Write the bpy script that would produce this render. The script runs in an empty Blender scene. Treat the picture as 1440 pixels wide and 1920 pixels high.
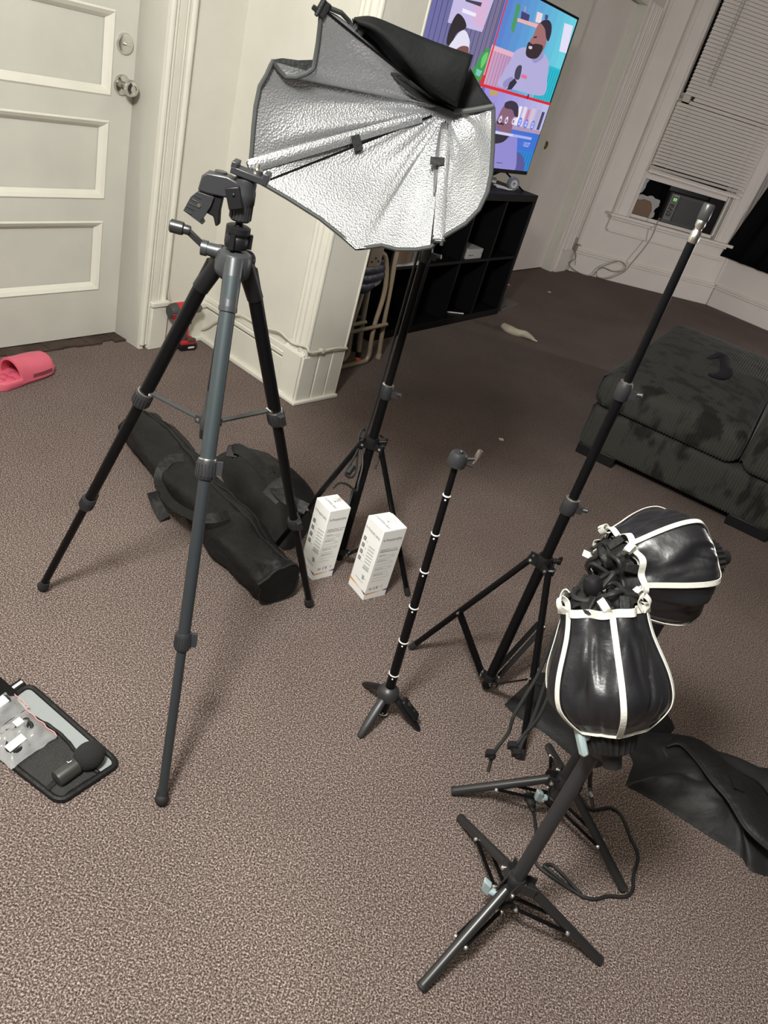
import bpy, bmesh, math, random
from mathutils import Vector, Matrix, noise
random.seed(7)
C = bpy.context.scene.collection
sc = bpy.context.scene
# ---------------------------------------------------------------- camera
cam = bpy.data.cameras.new('camera'); cam.sensor_width = 36; cam.lens = 26.43; cam.clip_start = .02
co = bpy.data.objects.new('camera', cam); C.objects.link(co)
CR = [[0.95474, 0.297442, -0.0], [0.152974, -0.491024, 0.85761], [0.255089, -0.818795, -0.514301]]
m = Matrix.Identity(4)
for i in range(3):
    m[i][0] = CR[i][0]; m[i][1] = -CR[i][1]; m[i][2] = -CR[i][2]
m[2][3] = 1.318
co.matrix_world = m
sc.camera = co
# ---------------------------------------------------------------- world, exposure, lights
w = bpy.data.worlds.new('world'); sc.world = w; w.use_nodes = True
w.node_tree.nodes['Background'].inputs[0].default_value = (.02, .022, .03, 1)
w.node_tree.nodes['Background'].inputs[1].default_value = 1
sc.view_settings.view_transform = 'Standard'; sc.view_settings.look = 'None'
sc.view_settings.exposure = 0; sc.view_settings.gamma = 1; sc.view_settings.use_curve_mapping = False
def area_light(name, loc, size, power, color, rot=(0,0,0)):
    l = bpy.data.lights.new(name, 'AREA'); l.shape = 'DISK'; l.size = size; l.energy = power; l.color = color
    o = bpy.data.objects.new(name, l); C.objects.link(o); o.location = loc; o.rotation_euler = rot
    return o
NEAR_LAMP = (-0.50, 0.12, 2.20); FAR_LAMP = (3.75, 4.75, .68)
NEAR_POWER = 312; FAR_POWER = 90
def point_light(name, loc, size, power, color):
    l = bpy.data.lights.new(name, 'POINT'); l.shadow_soft_size = size; l.energy = power; l.color = color
    o = bpy.data.objects.new(name, l); C.objects.link(o); o.location = loc
    return o
point_light('near_lamp_light', NEAR_LAMP, .17, NEAR_POWER, (1, .995, .955))
point_light('far_lamp_light', FAR_LAMP, .11, FAR_POWER, (1, .96, .93))

# ---------------------------------------------------------------- materials
def srgb(r, g, b):
    f = lambda c: (c/255/12.92) if c/255 <= .04045 else ((c/255+.055)/1.055)**2.4
    return (f(r), f(g), f(b), 1)
def mat(name, col, rough=.6, metal=0, bump=0, scale=40, detail=3, mottle=0, spec=.5, kind='NOISE', sheen=0, aniso=None, trans=0):
    M = bpy.data.materials.new(name); M.use_nodes = True
    nt = M.node_tree; b = nt.nodes['Principled BSDF']
    if len(col) == 3: col = (*col, 1)
    b.inputs['Base Color'].default_value = col; b.inputs['Roughness'].default_value = rough
    b.inputs['Metallic'].default_value = metal; b.inputs['Specular IOR Level'].default_value = spec
    if sheen: b.inputs['Sheen Weight'].default_value = sheen
    if trans: b.inputs['Transmission Weight'].default_value = trans
    if bump or mottle:
        tc = nt.nodes.new('ShaderNodeTexCoord')
        if kind == 'NOISE':
            t = nt.nodes.new('ShaderNodeTexNoise'); t.inputs['Detail'].default_value = detail; out = t.outputs['Fac']
        else:
            t = nt.nodes.new('ShaderNodeTexVoronoi'); out = t.outputs['Distance']
        t.inputs['Scale'].default_value = scale
        nt.links.new(tc.outputs['Object'], t.inputs['Vector'])
        if bump:
            bn = nt.nodes.new('ShaderNodeBump'); bn.inputs['Strength'].default_value = bump; bn.inputs['Distance'].default_value = .01
            nt.links.new(out, bn.inputs['Height']); nt.links.new(bn.outputs[0], b.inputs['Normal'])
        if mottle:
            r = nt.nodes.new('ShaderNodeMapRange'); r.inputs[1].default_value = .3; r.inputs[2].default_value = .7
            r.inputs[3].default_value = 1-mottle; r.inputs[4].default_value = 1+mottle
            t2 = nt.nodes.new('ShaderNodeTexNoise'); t2.inputs['Scale'].default_value = scale*.25; t2.inputs['Detail'].default_value = 4
            nt.links.new(tc.outputs['Object'], t2.inputs['Vector']); nt.links.new(t2.outputs['Fac'], r.inputs[0])
            mx = nt.nodes.new('ShaderNodeVectorMath'); mx.operation = 'SCALE'; mx.inputs[0].default_value = col[:3]
            nt.links.new(r.outputs[0], mx.inputs['Scale']); nt.links.new(mx.outputs[0], b.inputs['Base Color'])
    return M
def emit(name, col, s):
    M = bpy.data.materials.new(name); M.use_nodes = True; nt = M.node_tree
    b = nt.nodes['Principled BSDF']; b.inputs['Base Color'].default_value = (.02,.02,.02,1)
    b.inputs['Emission Color'].default_value = col; b.inputs['Emission Strength'].default_value = s
    return M
PAINT = mat('white_wall_paint', (.67,.65,.58), .55, bump=.12, scale=28, detail=6, mottle=.03)
TRIM = mat('glossy_trim_paint', (.70,.68,.60), .38, bump=.10, scale=35, detail=5, mottle=.03)
DOORP = mat('door_paint', (.60,.585,.525), .42, bump=.06, scale=22, detail=6, mottle=.05)
CLOSER = mat('taupe_far_walls', (.10,.09,.08), .7)
CEILP = mat('ceiling_paint', (.42,.40,.36), .7)
FARP = mat('far_room_paint', (.74,.69,.65), .5, bump=.08, scale=20, detail=5, mottle=.03)
BLACKM = mat('black_satin_metal', (.004,.004,.0045), .32, spec=.16)
BLACKP = mat('black_plastic', (.007,.007,.008), .45, spec=.35)
GREYP = mat('charcoal_plastic', (.024,.0245,.027), .40, bump=.05, scale=300)
GUN = mat('gunmetal', (.062,.066,.07), .38, .5)
GREYM = mat('dark_grey_metal', (.050,.049,.050), .34, .6)
TITAN = mat('blue_grey_anodised', (.042,.053,.058), .45, .3)
TITAN2 = mat('dark_blue_grey_anodised', (.035,.04,.045), .36, .3)
CHROME = mat('chrome', (.62,.61,.58), .14, 1)
STEEL = mat('brushed_steel', (.75,.74,.70), .28, 1)
RIVET = mat('rivet', (.8,.8,.78), .25, .9)
NYLON = mat('black_nylon', (.009,.009,.009), .55, bump=.35, scale=60, detail=6, spec=.25, mottle=.2)
NYLON2 = mat('crumpled_black_nylon', (.011,.011,.011), .58, bump=.3, scale=30, detail=6, spec=.3, mottle=.2)
CORDM = mat('black_cord', (.008,.008,.008), .6)
RUBBER = mat('black_rubber', (.012,.012,.012), .7)
TAPE = mat('white_tape', (.60,.59,.53), .6, bump=.1, scale=200)
KNOBB = mat('pale_blue_grey_plastic', (.33,.41,.42), .5)
SATIN = mat('black_satin_cloth', (.010,.010,.012), .34, bump=.16, scale=40, detail=5, spec=.6)
SILVER = mat('embossed_silver_cloth', (.475,.485,.50), .27, .78, bump=.19, scale=270, kind='VORONOI')
BLKCLOTH = mat('black_softbox_cloth', (.013,.014,.014), .55, bump=.2, scale=120, spec=.3)
CARDW = mat('white_carton', (.86,.855,.83), .5)
INK = mat('grey_ink', (.22,.22,.21), .6)
INKD = mat('dark_ink', (.03,.03,.03), .6)
ORANGE = mat('orange_ink', (.75,.33,.06), .6)
BLUEI = mat('blue_ink', (.04,.05,.22), .6)
PINK = mat('pink_foam', (.68,.13,.19), .55, bump=.05, scale=60, mottle=.04)
PINKD = mat('dirty_pink_foam', (.22,.05,.06), .6, mottle=.2, bump=.05, scale=60)
RED = mat('red_plastic', (.48,.015,.02), .4)
DGREY = mat('tool_grey_rubber', (.05,.05,.045), .55)
KAL = mat('black_brown_laminate', (.004,.004,.0045), .5, spec=.15)
TAN = mat('tan_enamel', (.26,.20,.135), .4, mottle=.08, scale=60)
CREAMT = mat('cream_enamel', (.42,.37,.28), .45)
NAVY = mat('navy_vinyl', (.010,.013,.030), .42, bump=.2, scale=40)
WHITEP = mat('white_plastic', (.7,.7,.68), .35)
CARDB = mat('brown_cardboard', (.20,.13,.085), .8, mottle=.1)
BLIND = mat('blind_vinyl', (.78,.73,.69), .5)
FOAMW = mat('torn_white_foam', (.42,.41,.41), .8, bump=.6, scale=60)
BLACKOUT = mat('black_curtain', (.003,.003,.0035), .9, spec=.1)
GREEN = emit('green_led', (.45,1,.3,1), 1.0)
NIGHT = mat('night_glass', (.004,.004,.006), .05)
GREYNEO = mat('grey_neoprene', (.25,.27,.27), .75, bump=.1, scale=200)
MESHB = mat('black_mesh', (.035,.035,.033), .7, bump=.6, scale=500, kind='VORONOI')
LABELW = mat('white_label', (.62,.62,.60), .5)
CREAM = mat('cream_cloth', (.55,.49,.37), .8, bump=.3, scale=60)
BRASS = mat('aged_brass', (.22,.16,.07), .25, 1)
CORDW = mat('painted_cable', (.60,.57,.48), .45)
CORDG = mat('beige_cable', (.30,.27,.22), .6)
def poly_mat():
    M = bpy.data.materials.new('clear_plastic_film'); M.use_nodes = True; nt = M.node_tree
    b = nt.nodes['Principled BSDF']; b.inputs['Base Color'].default_value = (.9,.9,.9,1); b.inputs['Roughness'].default_value = .07
    tr = nt.nodes.new('ShaderNodeBsdfTransparent'); mx = nt.nodes.new('ShaderNodeMixShader'); mx.inputs[0].default_value = .26
    nt.links.new(tr.outputs[0], mx.inputs[1]); nt.links.new(b.outputs[0], mx.inputs[2]); nt.links.new(mx.outputs[0], nt.nodes['Material Output'].inputs[0])
    tc = nt.nodes.new('ShaderNodeTexCoord'); t = nt.nodes.new('ShaderNodeTexNoise'); t.inputs['Scale'].default_value = 38; t.inputs['Detail'].default_value = 5
    bn = nt.nodes.new('ShaderNodeBump'); bn.inputs['Strength'].default_value = 1
    nt.links.new(tc.outputs['Object'], t.inputs['Vector']); nt.links.new(t.outputs['Fac'], bn.inputs['Height']); nt.links.new(bn.outputs[0], b.inputs['Normal'])
    return M
FILM = poly_mat()
def carpet():
    M = bpy.data.materials.new('speckled_brown_carpet'); M.use_nodes = True; nt = M.node_tree; N = nt.nodes.new; L = nt.links.new
    b = nt.nodes['Principled BSDF']; b.inputs['Roughness'].default_value = .95; b.inputs['Specular IOR Level'].default_value = .1
    tc = N('ShaderNodeTexCoord')
    t = N('ShaderNodeTexNoise'); t.inputs['Scale'].default_value = 300; t.inputs['Detail'].default_value = 3; t.inputs['Roughness'].default_value = .75
    t2 = N('ShaderNodeTexNoise'); t2.inputs['Scale'].default_value = 2.2; t2.inputs['Detail'].default_value = 5
    t3 = N('ShaderNodeTexVoronoi'); t3.inputs['Scale'].default_value = 330
    for q in (t, t2, t3): L(tc.outputs['Object'], q.inputs['Vector'])
    r = N('ShaderNodeValToRGB'); e = r.color_ramp.elements
    e[0].position = .34; e[0].color = (.014,.0105,.0095,1); e[1].position = .70; e[1].color = (.60,.475,.425,1)
    k = e.new(.5); k.color = (.112,.085,.075,1)
    L(t.outputs['Fac'], r.inputs[0])
    mr = N('ShaderNodeMapRange'); mr.inputs[1].default_value = .3; mr.inputs[2].default_value = .7; mr.inputs[3].default_value = .86; mr.inputs[4].default_value = 1.1
    L(t2.outputs['Fac'], mr.inputs[0])
    s = N('ShaderNodeVectorMath'); s.operation = 'SCALE'; L(r.outputs[0], s.inputs[0]); L(mr.outputs[0], s.inputs['Scale']); L(s.outputs[0], b.inputs['Base Color'])
    ad = N('ShaderNodeMath'); ad.operation = 'ADD'; L(t.outputs['Fac'], ad.inputs[0]); L(t3.outputs['Distance'], ad.inputs[1])
    bn = N('ShaderNodeBump'); bn.inputs['Strength'].default_value = .5; bn.inputs['Distance'].default_value = .004
    L(ad.outputs[0], bn.inputs['Height']); L(bn.outputs[0], b.inputs['Normal'])
    return M
CARPET = carpet()
def cord_mat():
    M = bpy.data.materials.new('charcoal_corduroy'); M.use_nodes = True; nt = M.node_tree; N = nt.nodes.new; L = nt.links.new
    b = nt.nodes['Principled BSDF']; b.inputs['Roughness'].default_value = .85; b.inputs['Sheen Weight'].default_value = .08; b.inputs['Sheen Roughness'].default_value = .4
    b.inputs['Specular IOR Level'].default_value = .2
    tc = N('ShaderNodeTexCoord'); t = N('ShaderNodeTexNoise'); t.inputs['Scale'].default_value = 13; t.inputs['Detail'].default_value = 4
    mp = N('ShaderNodeMapping'); mp.inputs['Scale'].default_value = (1,1,.45)
    L(tc.outputs['Object'], mp.inputs['Vector']); L(mp.outputs[0], t.inputs['Vector'])
    r = N('ShaderNodeValToRGB'); e = r.color_ramp.elements; e[0].position = .40; e[0].color = (.014,.014,.013,1); e[1].position = .5; e[1].color = (.042,.043,.038,1)
    L(t.outputs['Fac'], r.inputs[0]); L(r.outputs[0], b.inputs['Base Color'])
    return M
CORDUROY = cord_mat()
def screen_mat():
    M = bpy.data.materials.new('lit_screen_picture'); M.use_nodes = True; nt = M.node_tree
    b = nt.nodes['Principled BSDF']; b.inputs['Base Color'].default_value = (.01,.01,.01,1); b.inputs['Roughness'].default_value = .3
    a = nt.nodes.new('ShaderNodeAttribute'); a.attribute_name = 'Col'
    nt.links.new(a.outputs['Color'], b.inputs['Emission Color']); b.inputs['Emission Strength'].default_value = 1
    return M
SCREEN = screen_mat()

# ---------------------------------------------------------------- mesh helpers
def V3(p): return Vector(p)
def smooth_path(pts, k=6):
    P = [Vector(p) for p in pts]
    if len(P) < 3: return P
    out = []
    for i in range(len(P)-1):
        a = P[max(i-1,0)]; b = P[i]; c = P[i+1]; d = P[min(i+2,len(P)-1)]
        for j in range(k):
            t = j/k
            out.append(.5*((2*b)+(c-a)*t+(2*a-5*b+4*c-d)*t*t+(3*b-a-3*c+d)*t**3))
    out.append(P[-1]); return out
def frame(ax):
    z = Vector(ax).normalized()
    r = Vector((0,0,1)) if abs(z.z) < .95 else Vector((1,0,0))
    x = r.cross(z).normalized(); return x, z.cross(x), z
class MB:
    def __init__(s, fr=None): s.v = []; s.f = []; s.m = []; s.c = []; s.fr = fr; s.mi = 0; s.col = None
    def add(s, vs, fs):
        n = len(s.v)
        s.v += [Vector(s.fr(*p)) if s.fr else Vector(p) for p in vs]
        for f in fs: s.f.append([i+n for i in f]); s.m.append(s.mi); s.c.append(s.col)
        return s
    def bx(s, x0, x1, y0, y1, z0, z1):
        return s.add([(x0,y0,z0),(x1,y0,z0),(x1,y1,z0),(x0,y1,z0),(x0,y0,z1),(x1,y0,z1),(x1,y1,z1),(x0,y1,z1)],
                     [(3,2,1,0),(4,5,6,7),(0,1,5,4),(1,2,6,5),(2,3,7,6),(3,0,4,7)])
    def ob(s, c, ax, ay, az):
        c, ax, ay, az = map(Vector, (c, ax, ay, az))
        return s.add([c-ax-ay-az, c+ax-ay-az, c+ax+ay-az, c-ax+ay-az, c-ax-ay+az, c+ax-ay+az, c+ax+ay+az, c-ax+ay+az],
                     [(3,2,1,0),(4,5,6,7),(0,1,5,4),(1,2,6,5),(2,3,7,6),(3,0,4,7)])
    def bar(s, p0, p1, w, t, up=(0,0,1)):
        p0, p1 = Vector(p0), Vector(p1); d = p1-p0; x = d.normalized(); u = Vector(up)
        y = u.cross(x)
        if y.length < 1e-4: y = Vector((1,0,0)).cross(x)
        y.normalize(); z = x.cross(y)
        return s.ob((p0+p1)/2, d/2, y*w/2, z*t/2)
    def lathe(s, p, ax, prof, n=18, sq=(1,1), xd=None):
        p = Vector(p); x, y, z = frame(ax)
        if xd is not None:
            x = (Vector(xd)-z*Vector(xd).dot(z)).normalized(); y = z.cross(x)
        vs = []; fs = []
        for r, h in prof:
            for i in range(n):
                a = 2*math.pi*i/n
                vs.append(p+z*h+(x*math.cos(a)*sq[0]+y*math.sin(a)*sq[1])*r)
        for k in range(len(prof)-1):
            for i in range(n):
                j = (i+1) % n; fs.append((k*n+i, k*n+j, (k+1)*n+j, (k+1)*n+i))
        fs.append(tuple(range(n))[::-1]); fs.append(tuple(range((len(prof)-1)*n, len(prof)*n)))
        return s.add(vs, fs)
    def cyl(s, p0, p1, r0, r1=None, n=16):
        p0, p1 = Vector(p0), Vector(p1); r1 = r0 if r1 is None else r1
        return s.lathe(p0, p1-p0, [(r0,0),(r1,(p1-p0).length)], n)
    def ball(s, c, r, n=14, ax=(0,0,1), sq=(1,1,1)):
        k = n//2
        prof = [(max(r*math.sin(math.pi*i/k), r*.02), -r*math.cos(math.pi*i/k)*sq[2]) for i in range(k+1)]
        return s.lathe(c, ax, prof, n, sq[:2])
    def tube(s, pts, r, n=10, k=6, closed=False, sm=True):
        P = smooth_path(pts, k) if sm else [Vector(p) for p in pts]
        m_ = len(P); R = r if isinstance(r, (list, tuple)) else None
        vs = []; fs = []; x = None
        for i, p in enumerate(P):
            d = (P[min(i+1,m_-1)]-P[max(i-1,0)])
            if d.length < 1e-9: d = Vector((0,0,1))
            d.normalize()
            if x is None: x = frame(d)[0]
            x = (x-d*x.dot(d))
            if x.length < 1e-6: x = frame(d)[0]
            x.normalize(); y = d.cross(x)
            if R:
                t = i/(m_-1)*(len(R)-1); a = int(min(t, len(R)-2)); rr = R[a]+(R[a+1]-R[a])*(t-a)
            else: rr = r
            vs += [p+(x*math.cos(2*math.pi*j/n)+y*math.sin(2*math.pi*j/n))*rr for j in range(n)]
        for i in range(m_-1):
            for j in range(n):
                q = (j+1) % n; fs.append((i*n+j, i*n+q, (i+1)*n+q, (i+1)*n+j))
        fs.append(tuple(range(n))[::-1]); fs.append(tuple(range((m_-1)*n, m_*n)))
        return s.add(vs, fs)
    def grid(s, rows, closed=False):
        n = len(rows[0]); vs = [p for r in rows for p in r]; fs = []
        for i in range(len(rows)-1):
            for j in range(n if closed else n-1):
                q = (j+1) % n; fs.append((i*n+j, i*n+q, (i+1)*n+q, (i+1)*n+j))
        return s.add(vs, fs)
    def prism(s, pts, off):
        P = [Vector(p) for p in pts]; o = Vector(off); n = len(P)
        return s.add(P+[p+o for p in P], [tuple(range(n))[::-1], tuple(range(n, 2*n))]+[(i, (i+1) % n, n+(i+1) % n, n+i) for i in range(n)])
    def poly(s, pts): return s.add(pts, [tuple(range(len(pts)))])
    def ribbon(s, pts, wid, nrm, th=.0012, k=4):
        P = smooth_path(pts, k); rows = []
        for i, p in enumerate(P):
            d = (P[min(i+1,len(P)-1)]-P[max(i-1,0)]).normalized()
            nn = Vector(nrm[min(int(i/k), len(nrm)-1)] if isinstance(nrm, list) else nrm)
            w_ = nn.cross(d).normalized()*wid/2; nn = d.cross(w_).normalized()*th
            rows.append([p-w_, p+w_, p+w_+nn, p-w_+nn])
        s.grid(rows, True)
        a = len(s.v)-4; b = a-4*(len(P)-1)
        s.f += [[b+3,b+2,b+1,b],[a,a+1,a+2,a+3]]; s.m += [s.mi]*2; s.c += [s.col]*2
        return s
MW = {}
def setp(o, label=None, cat=None, group=None, kind=None):
    for k, v in (('label',label),('category',cat),('group',group),('kind',kind)):
        if v: o[k] = v
def build(name, mb, mt, parent=None, smooth=None, bevel=0, label=None, cat=None, group=None, kind=None, sub=0, local=False, solid=0, recalc=True):
    me = bpy.data.meshes.new(name)
    inv = Matrix.Identity(4)
    if parent is not None and not local: inv = MW[parent].inverted()
    me.from_pydata([tuple(inv @ v) for v in mb.v], [], mb.f)
    for x in (mt if isinstance(mt, (list, tuple)) else [mt]): me.materials.append(x)
    if any(mb.m):
        for p, i in zip(me.polygons, mb.m): p.material_index = i
    if any(c is not None for c in mb.c):
        ca = me.color_attributes.new('Col', 'FLOAT_COLOR', 'CORNER')
        for p, c_ in zip(me.polygons, mb.c):
            for li in p.loop_indices: ca.data[li].color = c_ or (0,0,0,1)
    if recalc:
        b = bmesh.new(); b.from_mesh(me); bmesh.ops.recalc_face_normals(b, faces=b.faces); b.to_mesh(me); b.free()
    o = bpy.data.objects.new(name, me); C.objects.link(o)
    if parent is not None: o.parent = parent; MW[o] = MW[parent].copy()
    else: MW[o] = Matrix.Identity(4)
    if smooth is not False:
        for p in me.polygons: p.use_smooth = True
        try: me.set_sharp_from_angle(angle=math.radians(smooth if smooth else 38))
        except Exception: pass
    if solid:
        q = o.modifiers.new('thickness','SOLIDIFY'); q.thickness = solid; q.offset = 0
    if bevel:
        q = o.modifiers.new('bevel','BEVEL'); q.width = bevel; q.segments = 2; q.limit_method = 'ANGLE'; q.angle_limit = math.radians(40)
    if sub:
        q = o.modifiers.new('subdivision','SUBSURF'); q.levels = sub; q.render_levels = sub
    setp(o, label, cat, group, kind)
    return o
def thing(name, label, cat, loc=(0,0,0), rz=0, group=None):
    o = bpy.data.objects.new(name, None); o.empty_display_size = .05; C.objects.link(o); o.location = loc; o.rotation_euler = (0,0,rz)
    MW[o] = Matrix.Translation(loc) @ Matrix.Rotation(rz, 4, 'Z')
    setp(o, label, cat, group); return o
def copy_tree(o, parent=None):
    c = o.copy(); C.objects.link(c); c.parent = parent
    for ch in [x for x in bpy.data.objects if x.parent == o]: copy_tree(ch, c)
    return c
_tc = {}
def text_geo(s):
    if s in _tc: return _tc[s]
    cu = bpy.data.curves.new('lettering', 'FONT'); cu.body = s; cu.size = 1; cu.resolution_u = 2
    o = bpy.data.objects.new('lettering', cu); C.objects.link(o)
    dg = bpy.context.evaluated_depsgraph_get(); dg.update()
    me = bpy.data.meshes.new_from_object(o.evaluated_get(dg))
    r = ([v.co.copy() for v in me.vertices], [list(p.vertices) for p in me.polygons])
    bpy.data.objects.remove(o); bpy.data.meshes.remove(me); bpy.data.curves.remove(cu)
    _tc[s] = r; return r
def put_text(mb, s, org, xd, yd, h, width=None):
    vs, fs = text_geo(s); org = Vector(org); xd = Vector(xd).normalized(); yd = Vector(yd).normalized()
    wx = max(v.x for v in vs) or 1; sx = (width/wx) if width else h
    mb.add([org+xd*v.x*sx+yd*v.y*h for v in vs], fs)
# frames: left wall (u along the wall away from the lens, n out of the wall), pilaster (s,e), window wall (a, out), bay wall
def LW(u, n, z): return Vector((-1.02+u*.4571+n*.8894, 3.205+u*.8894-n*.4571, z))
def SW(s, e, z): return Vector((-1.03+s*.837+e*.547, 3.197-s*.547+e*.837, z))
def GW(a, o, z): return Vector((.93+a*.95732+o*.28903, 7.36+a*.28903-o*.95732, z))
def QW(a, o, z): return Vector((2.40+a*.83867-o*.54464, 7.805-a*.54464-o*.83867, z))
# ================================================================ the setting
def struct(name, mb, mt, parent=None, **k):
    if parent is None: k.setdefault('kind', 'structure')
    return build(name, mb, mt, parent, **k)
struct('floor', MB().bx(-4.6,5,-3,8.6,-.06,0), CARPET)
struct('ceiling', MB().bx(-4.6,5,-3,8.6,2.72,2.8), CEILP)
b = MB(LW); b.bx(-6.6,-1.19,-.3,0,0,2.72); b.bx(-1.19,-.372,-.3,0,2.04,2.72); b.bx(-.372,.17,-.3,0,0,2.72)
b.bx(.17,3.27,-.30,-.17,0,2.72); b.bx(3.27,4.24,-.30,-.17,2.04,2.72); b.bx(4.24,4.62,-.30,-.17,0,2.72)
b.bx(-1.3,-.3,-.40,-.3,0,2.72); b.bx(3.2,4.4,-.40,-.3,0,2.72)
struct('wall_left', b, PAINT, smooth=False)
# entrance door: five recessed panels
dr = MB(LW); U0, U1 = -1.18, -.374; PL, PR = -1.085, -.472
PZ = [(.208,.469),(.56,.823),(.913,1.165),(1.255,1.51),(1.60,1.86)]
dr.bx(U0,U1,-.175,-.162,.012,2.03)
dr.bx(U0,PL,-.162,-.142,.012,2.03); dr.bx(PR,U1,-.162,-.142,.012,2.03)
zs = [.012]+[z for p in PZ for z in p]+[2.03]
for i in range(0, len(zs), 2): dr.bx(PL,PR,-.162,-.142,zs[i],zs[i+1])
door = struct('door_1', dr, DOORP, smooth=False)
for z0, z1 in PZ:
    b = MB(LW)
    q = .024
    for ring in range(2):
        i0 = ring*q*.5; i1 = i0+q*.5; na, nb = (-.1385,-.146) if ring == 0 else (-.146,-.160)
        o = [(PL+i0,na,z0+i0),(PR-i0,na,z0+i0),(PR-i0,na,z1-i0),(PL+i0,na,z1-i0)]
        e = [(PL+i1,nb,z0+i1),(PR-i1,nb,z0+i1),(PR-i1,nb,z1-i1),(PL+i1,nb,z1-i1)]
        b.add(o+e, [(k,(k+1)%4,4+(k+1)%4,4+k) for k in range(4)])
    o = [(PL-.006,-.1418,z0-.006),(PR+.006,-.1418,z0-.006),(PR+.006,-.1418,z1+.006),(PL-.006,-.1418,z1+.006)]
    e = [(PL,-.1385,z0),(PR,-.1385,z0),(PR,-.1385,z1),(PL,-.1385,z1)]
    b.add(o+e, [(k,(k+1)%4,4+(k+1)%4,4+k) for k in range(4)])
    struct('panel_moulding', b, TRIM, door, smooth=False)
nax = (.8894,-.4571,0)
kp = LW(-.425,-.142,.95)
b = MB().lathe(kp, nax, [(.034,0),(.034,.004),(.030,.010),(.014,.014),(.012,.03),(.021,.036),(.027,.046),(.027,.056),(.023,.064),(.012,.067),(.010,.064)], 28)
struct('door_knob', b, CHROME, door)
dp = LW(-.425,-.142,1.078)
b = MB().lathe(dp, nax, [(.034,0),(.034,.003),(.030,.010),(.022,.012)], 28); struct('deadbolt_plate', b, STEEL, door)
b = MB(LW).bx(-.437,-.413,-.133,-.120,1.073,1.083); struct('deadbolt_turn', b, STEEL, door, bevel=.003)
b = MB(LW); random.seed(3)
for i in range(14):
    u = -1.18+i*.058; b.bx(u,u+.058,-.150,-.085+random.uniform(-.02,.02),0,.006+random.uniform(0,.004))
struct('worn_threshold', b, mat('worn_dark_wood', (.045,.028,.02), .8, bump=.5, scale=50, mottle=.4), door, smooth=False)
# door casing
b = MB(LW)
b.bx(-.372,-.352,-.142,.012,0,2.06); b.bx(-.352,-.262,-.02,.016,.2,2.06)
for u, r in ((-.362,.011),(-.345,.007),(-.30,.006),(-.272,.012)): b.tube([(u,.014,.02),(u,.014,2.05)], r, 10, sm=False)
b.bx(-.335,-.31,.01,.021,.2,2.06)
b.bx(-1.30,-.262,0,.02,2.05,2.16); b.bx(-1.30,-1.19,0,.02,0,2.05)
struct('trim_1', b, TRIM, smooth=50)
b = MB(LW); b.bx(-.34,-.255,0,.034,0,.185); b.bx(-.345,-.252,0,.040,.185,.206)
struct('trim_2', b, TRIM, bevel=.004)
b = MB(LW); b.bx(-.252,.0,0,.018,0,.15); b.bx(-.252,.0,0,.024,.15,.175); b.bx(-.252,0,0,.03,0,.018)
struct('baseboard_left', b, TRIM, bevel=.004)
# stub wall that ends in a cased pilaster
b = MB(SW); b.bx(-.02,.655,0,.2,0,2.72); struct('wall_stub', b, PAINT, smooth=False)
b = MB(SW); b.bx(0,.56,-.018,0,0,.148); b.bx(0,.56,-.024,0,.156,.176); b.bx(0,.56,-.014,0,.176,.198); b.bx(0,.60,-.034,0,0,.020)
struct('baseboard_stub', b, TRIM, bevel=.004)
b = MB(SW)
b.bx(.572,.660,-.016,0,.2,2.70); b.tube([(.583,-.014,.2),(.583,-.014,2.7)], .010, 10, sm=False); b.tube([(.603,-.012,.2),(.603,-.012,2.7)], .012, 10, sm=False)
b.tube([(.632,-.010,.2),(.632,-.010,2.7)], .016, 10, sm=False); b.tube([(.660,-.010,.02),(.660,-.010,2.7)], .011, 10, sm=False)
b.bx(.655,.668,-.012,.205,0,2.70); b.tube([(.667,.205,0.02),(.667,.205,2.7)], .006, 8, sm=False)
struct('trim_3', b, TRIM, smooth=50)
b = MB(SW); b.bx(.553,.668,-.032,0,0,.205); b.add([(.553,-.032,.205),(.668,-.032,.205),(.668,0,.235),(.553,0,.235)], [(0,1,2,3)])
b.bx(.655,.674,-.032,.05,0,.205); b.bx(.655,.672,.06,.13,0,.22); b.bx(.655,.672,.136,.205,0,.22)
b.bx(.55,.686,-.048,.212,0,.016)
struct('trim_4', b, TRIM, bevel=.004)
# second door, past the shelf
d2 = struct('door_2', MB(LW).bx(3.275,4.238,-.285,-.25,.008,2.03), FARP, smooth=False)
b = MB().lathe(LW(3.34,-.25,.986), nax, [(.03,0),(.03,.006),(.012,.012),(.011,.03),(.024,.036),(.03,.05),(.027,.062),(.012,.068)], 22)
struct('door_knob', b, BRASS, d2, label='aged brass knob')
b = MB(LW)
for z in (.25,1.75): b.cyl((4.244,-.165,z),(4.244,-.165,z+.11),.009)
struct('hinge', b, FARP, d2)
b = MB(LW); b.bx(4.242,4.30,-.27,-.155,0,2.08); b.bx(4.30,4.52,-.18,-.150,.2,2.08)
for u, r in ((4.305,.012),(4.36,.008),(4.40,.012),(4.45,.010),(4.50,.014)): b.tube([(u,-.152,.02),(u,-.152,2.07)], r, 8, sm=False)
b.bx(4.30,4.53,-.18,-.135,0,.19)
struct('trim_5', b, FARP, smooth=50)
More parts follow.
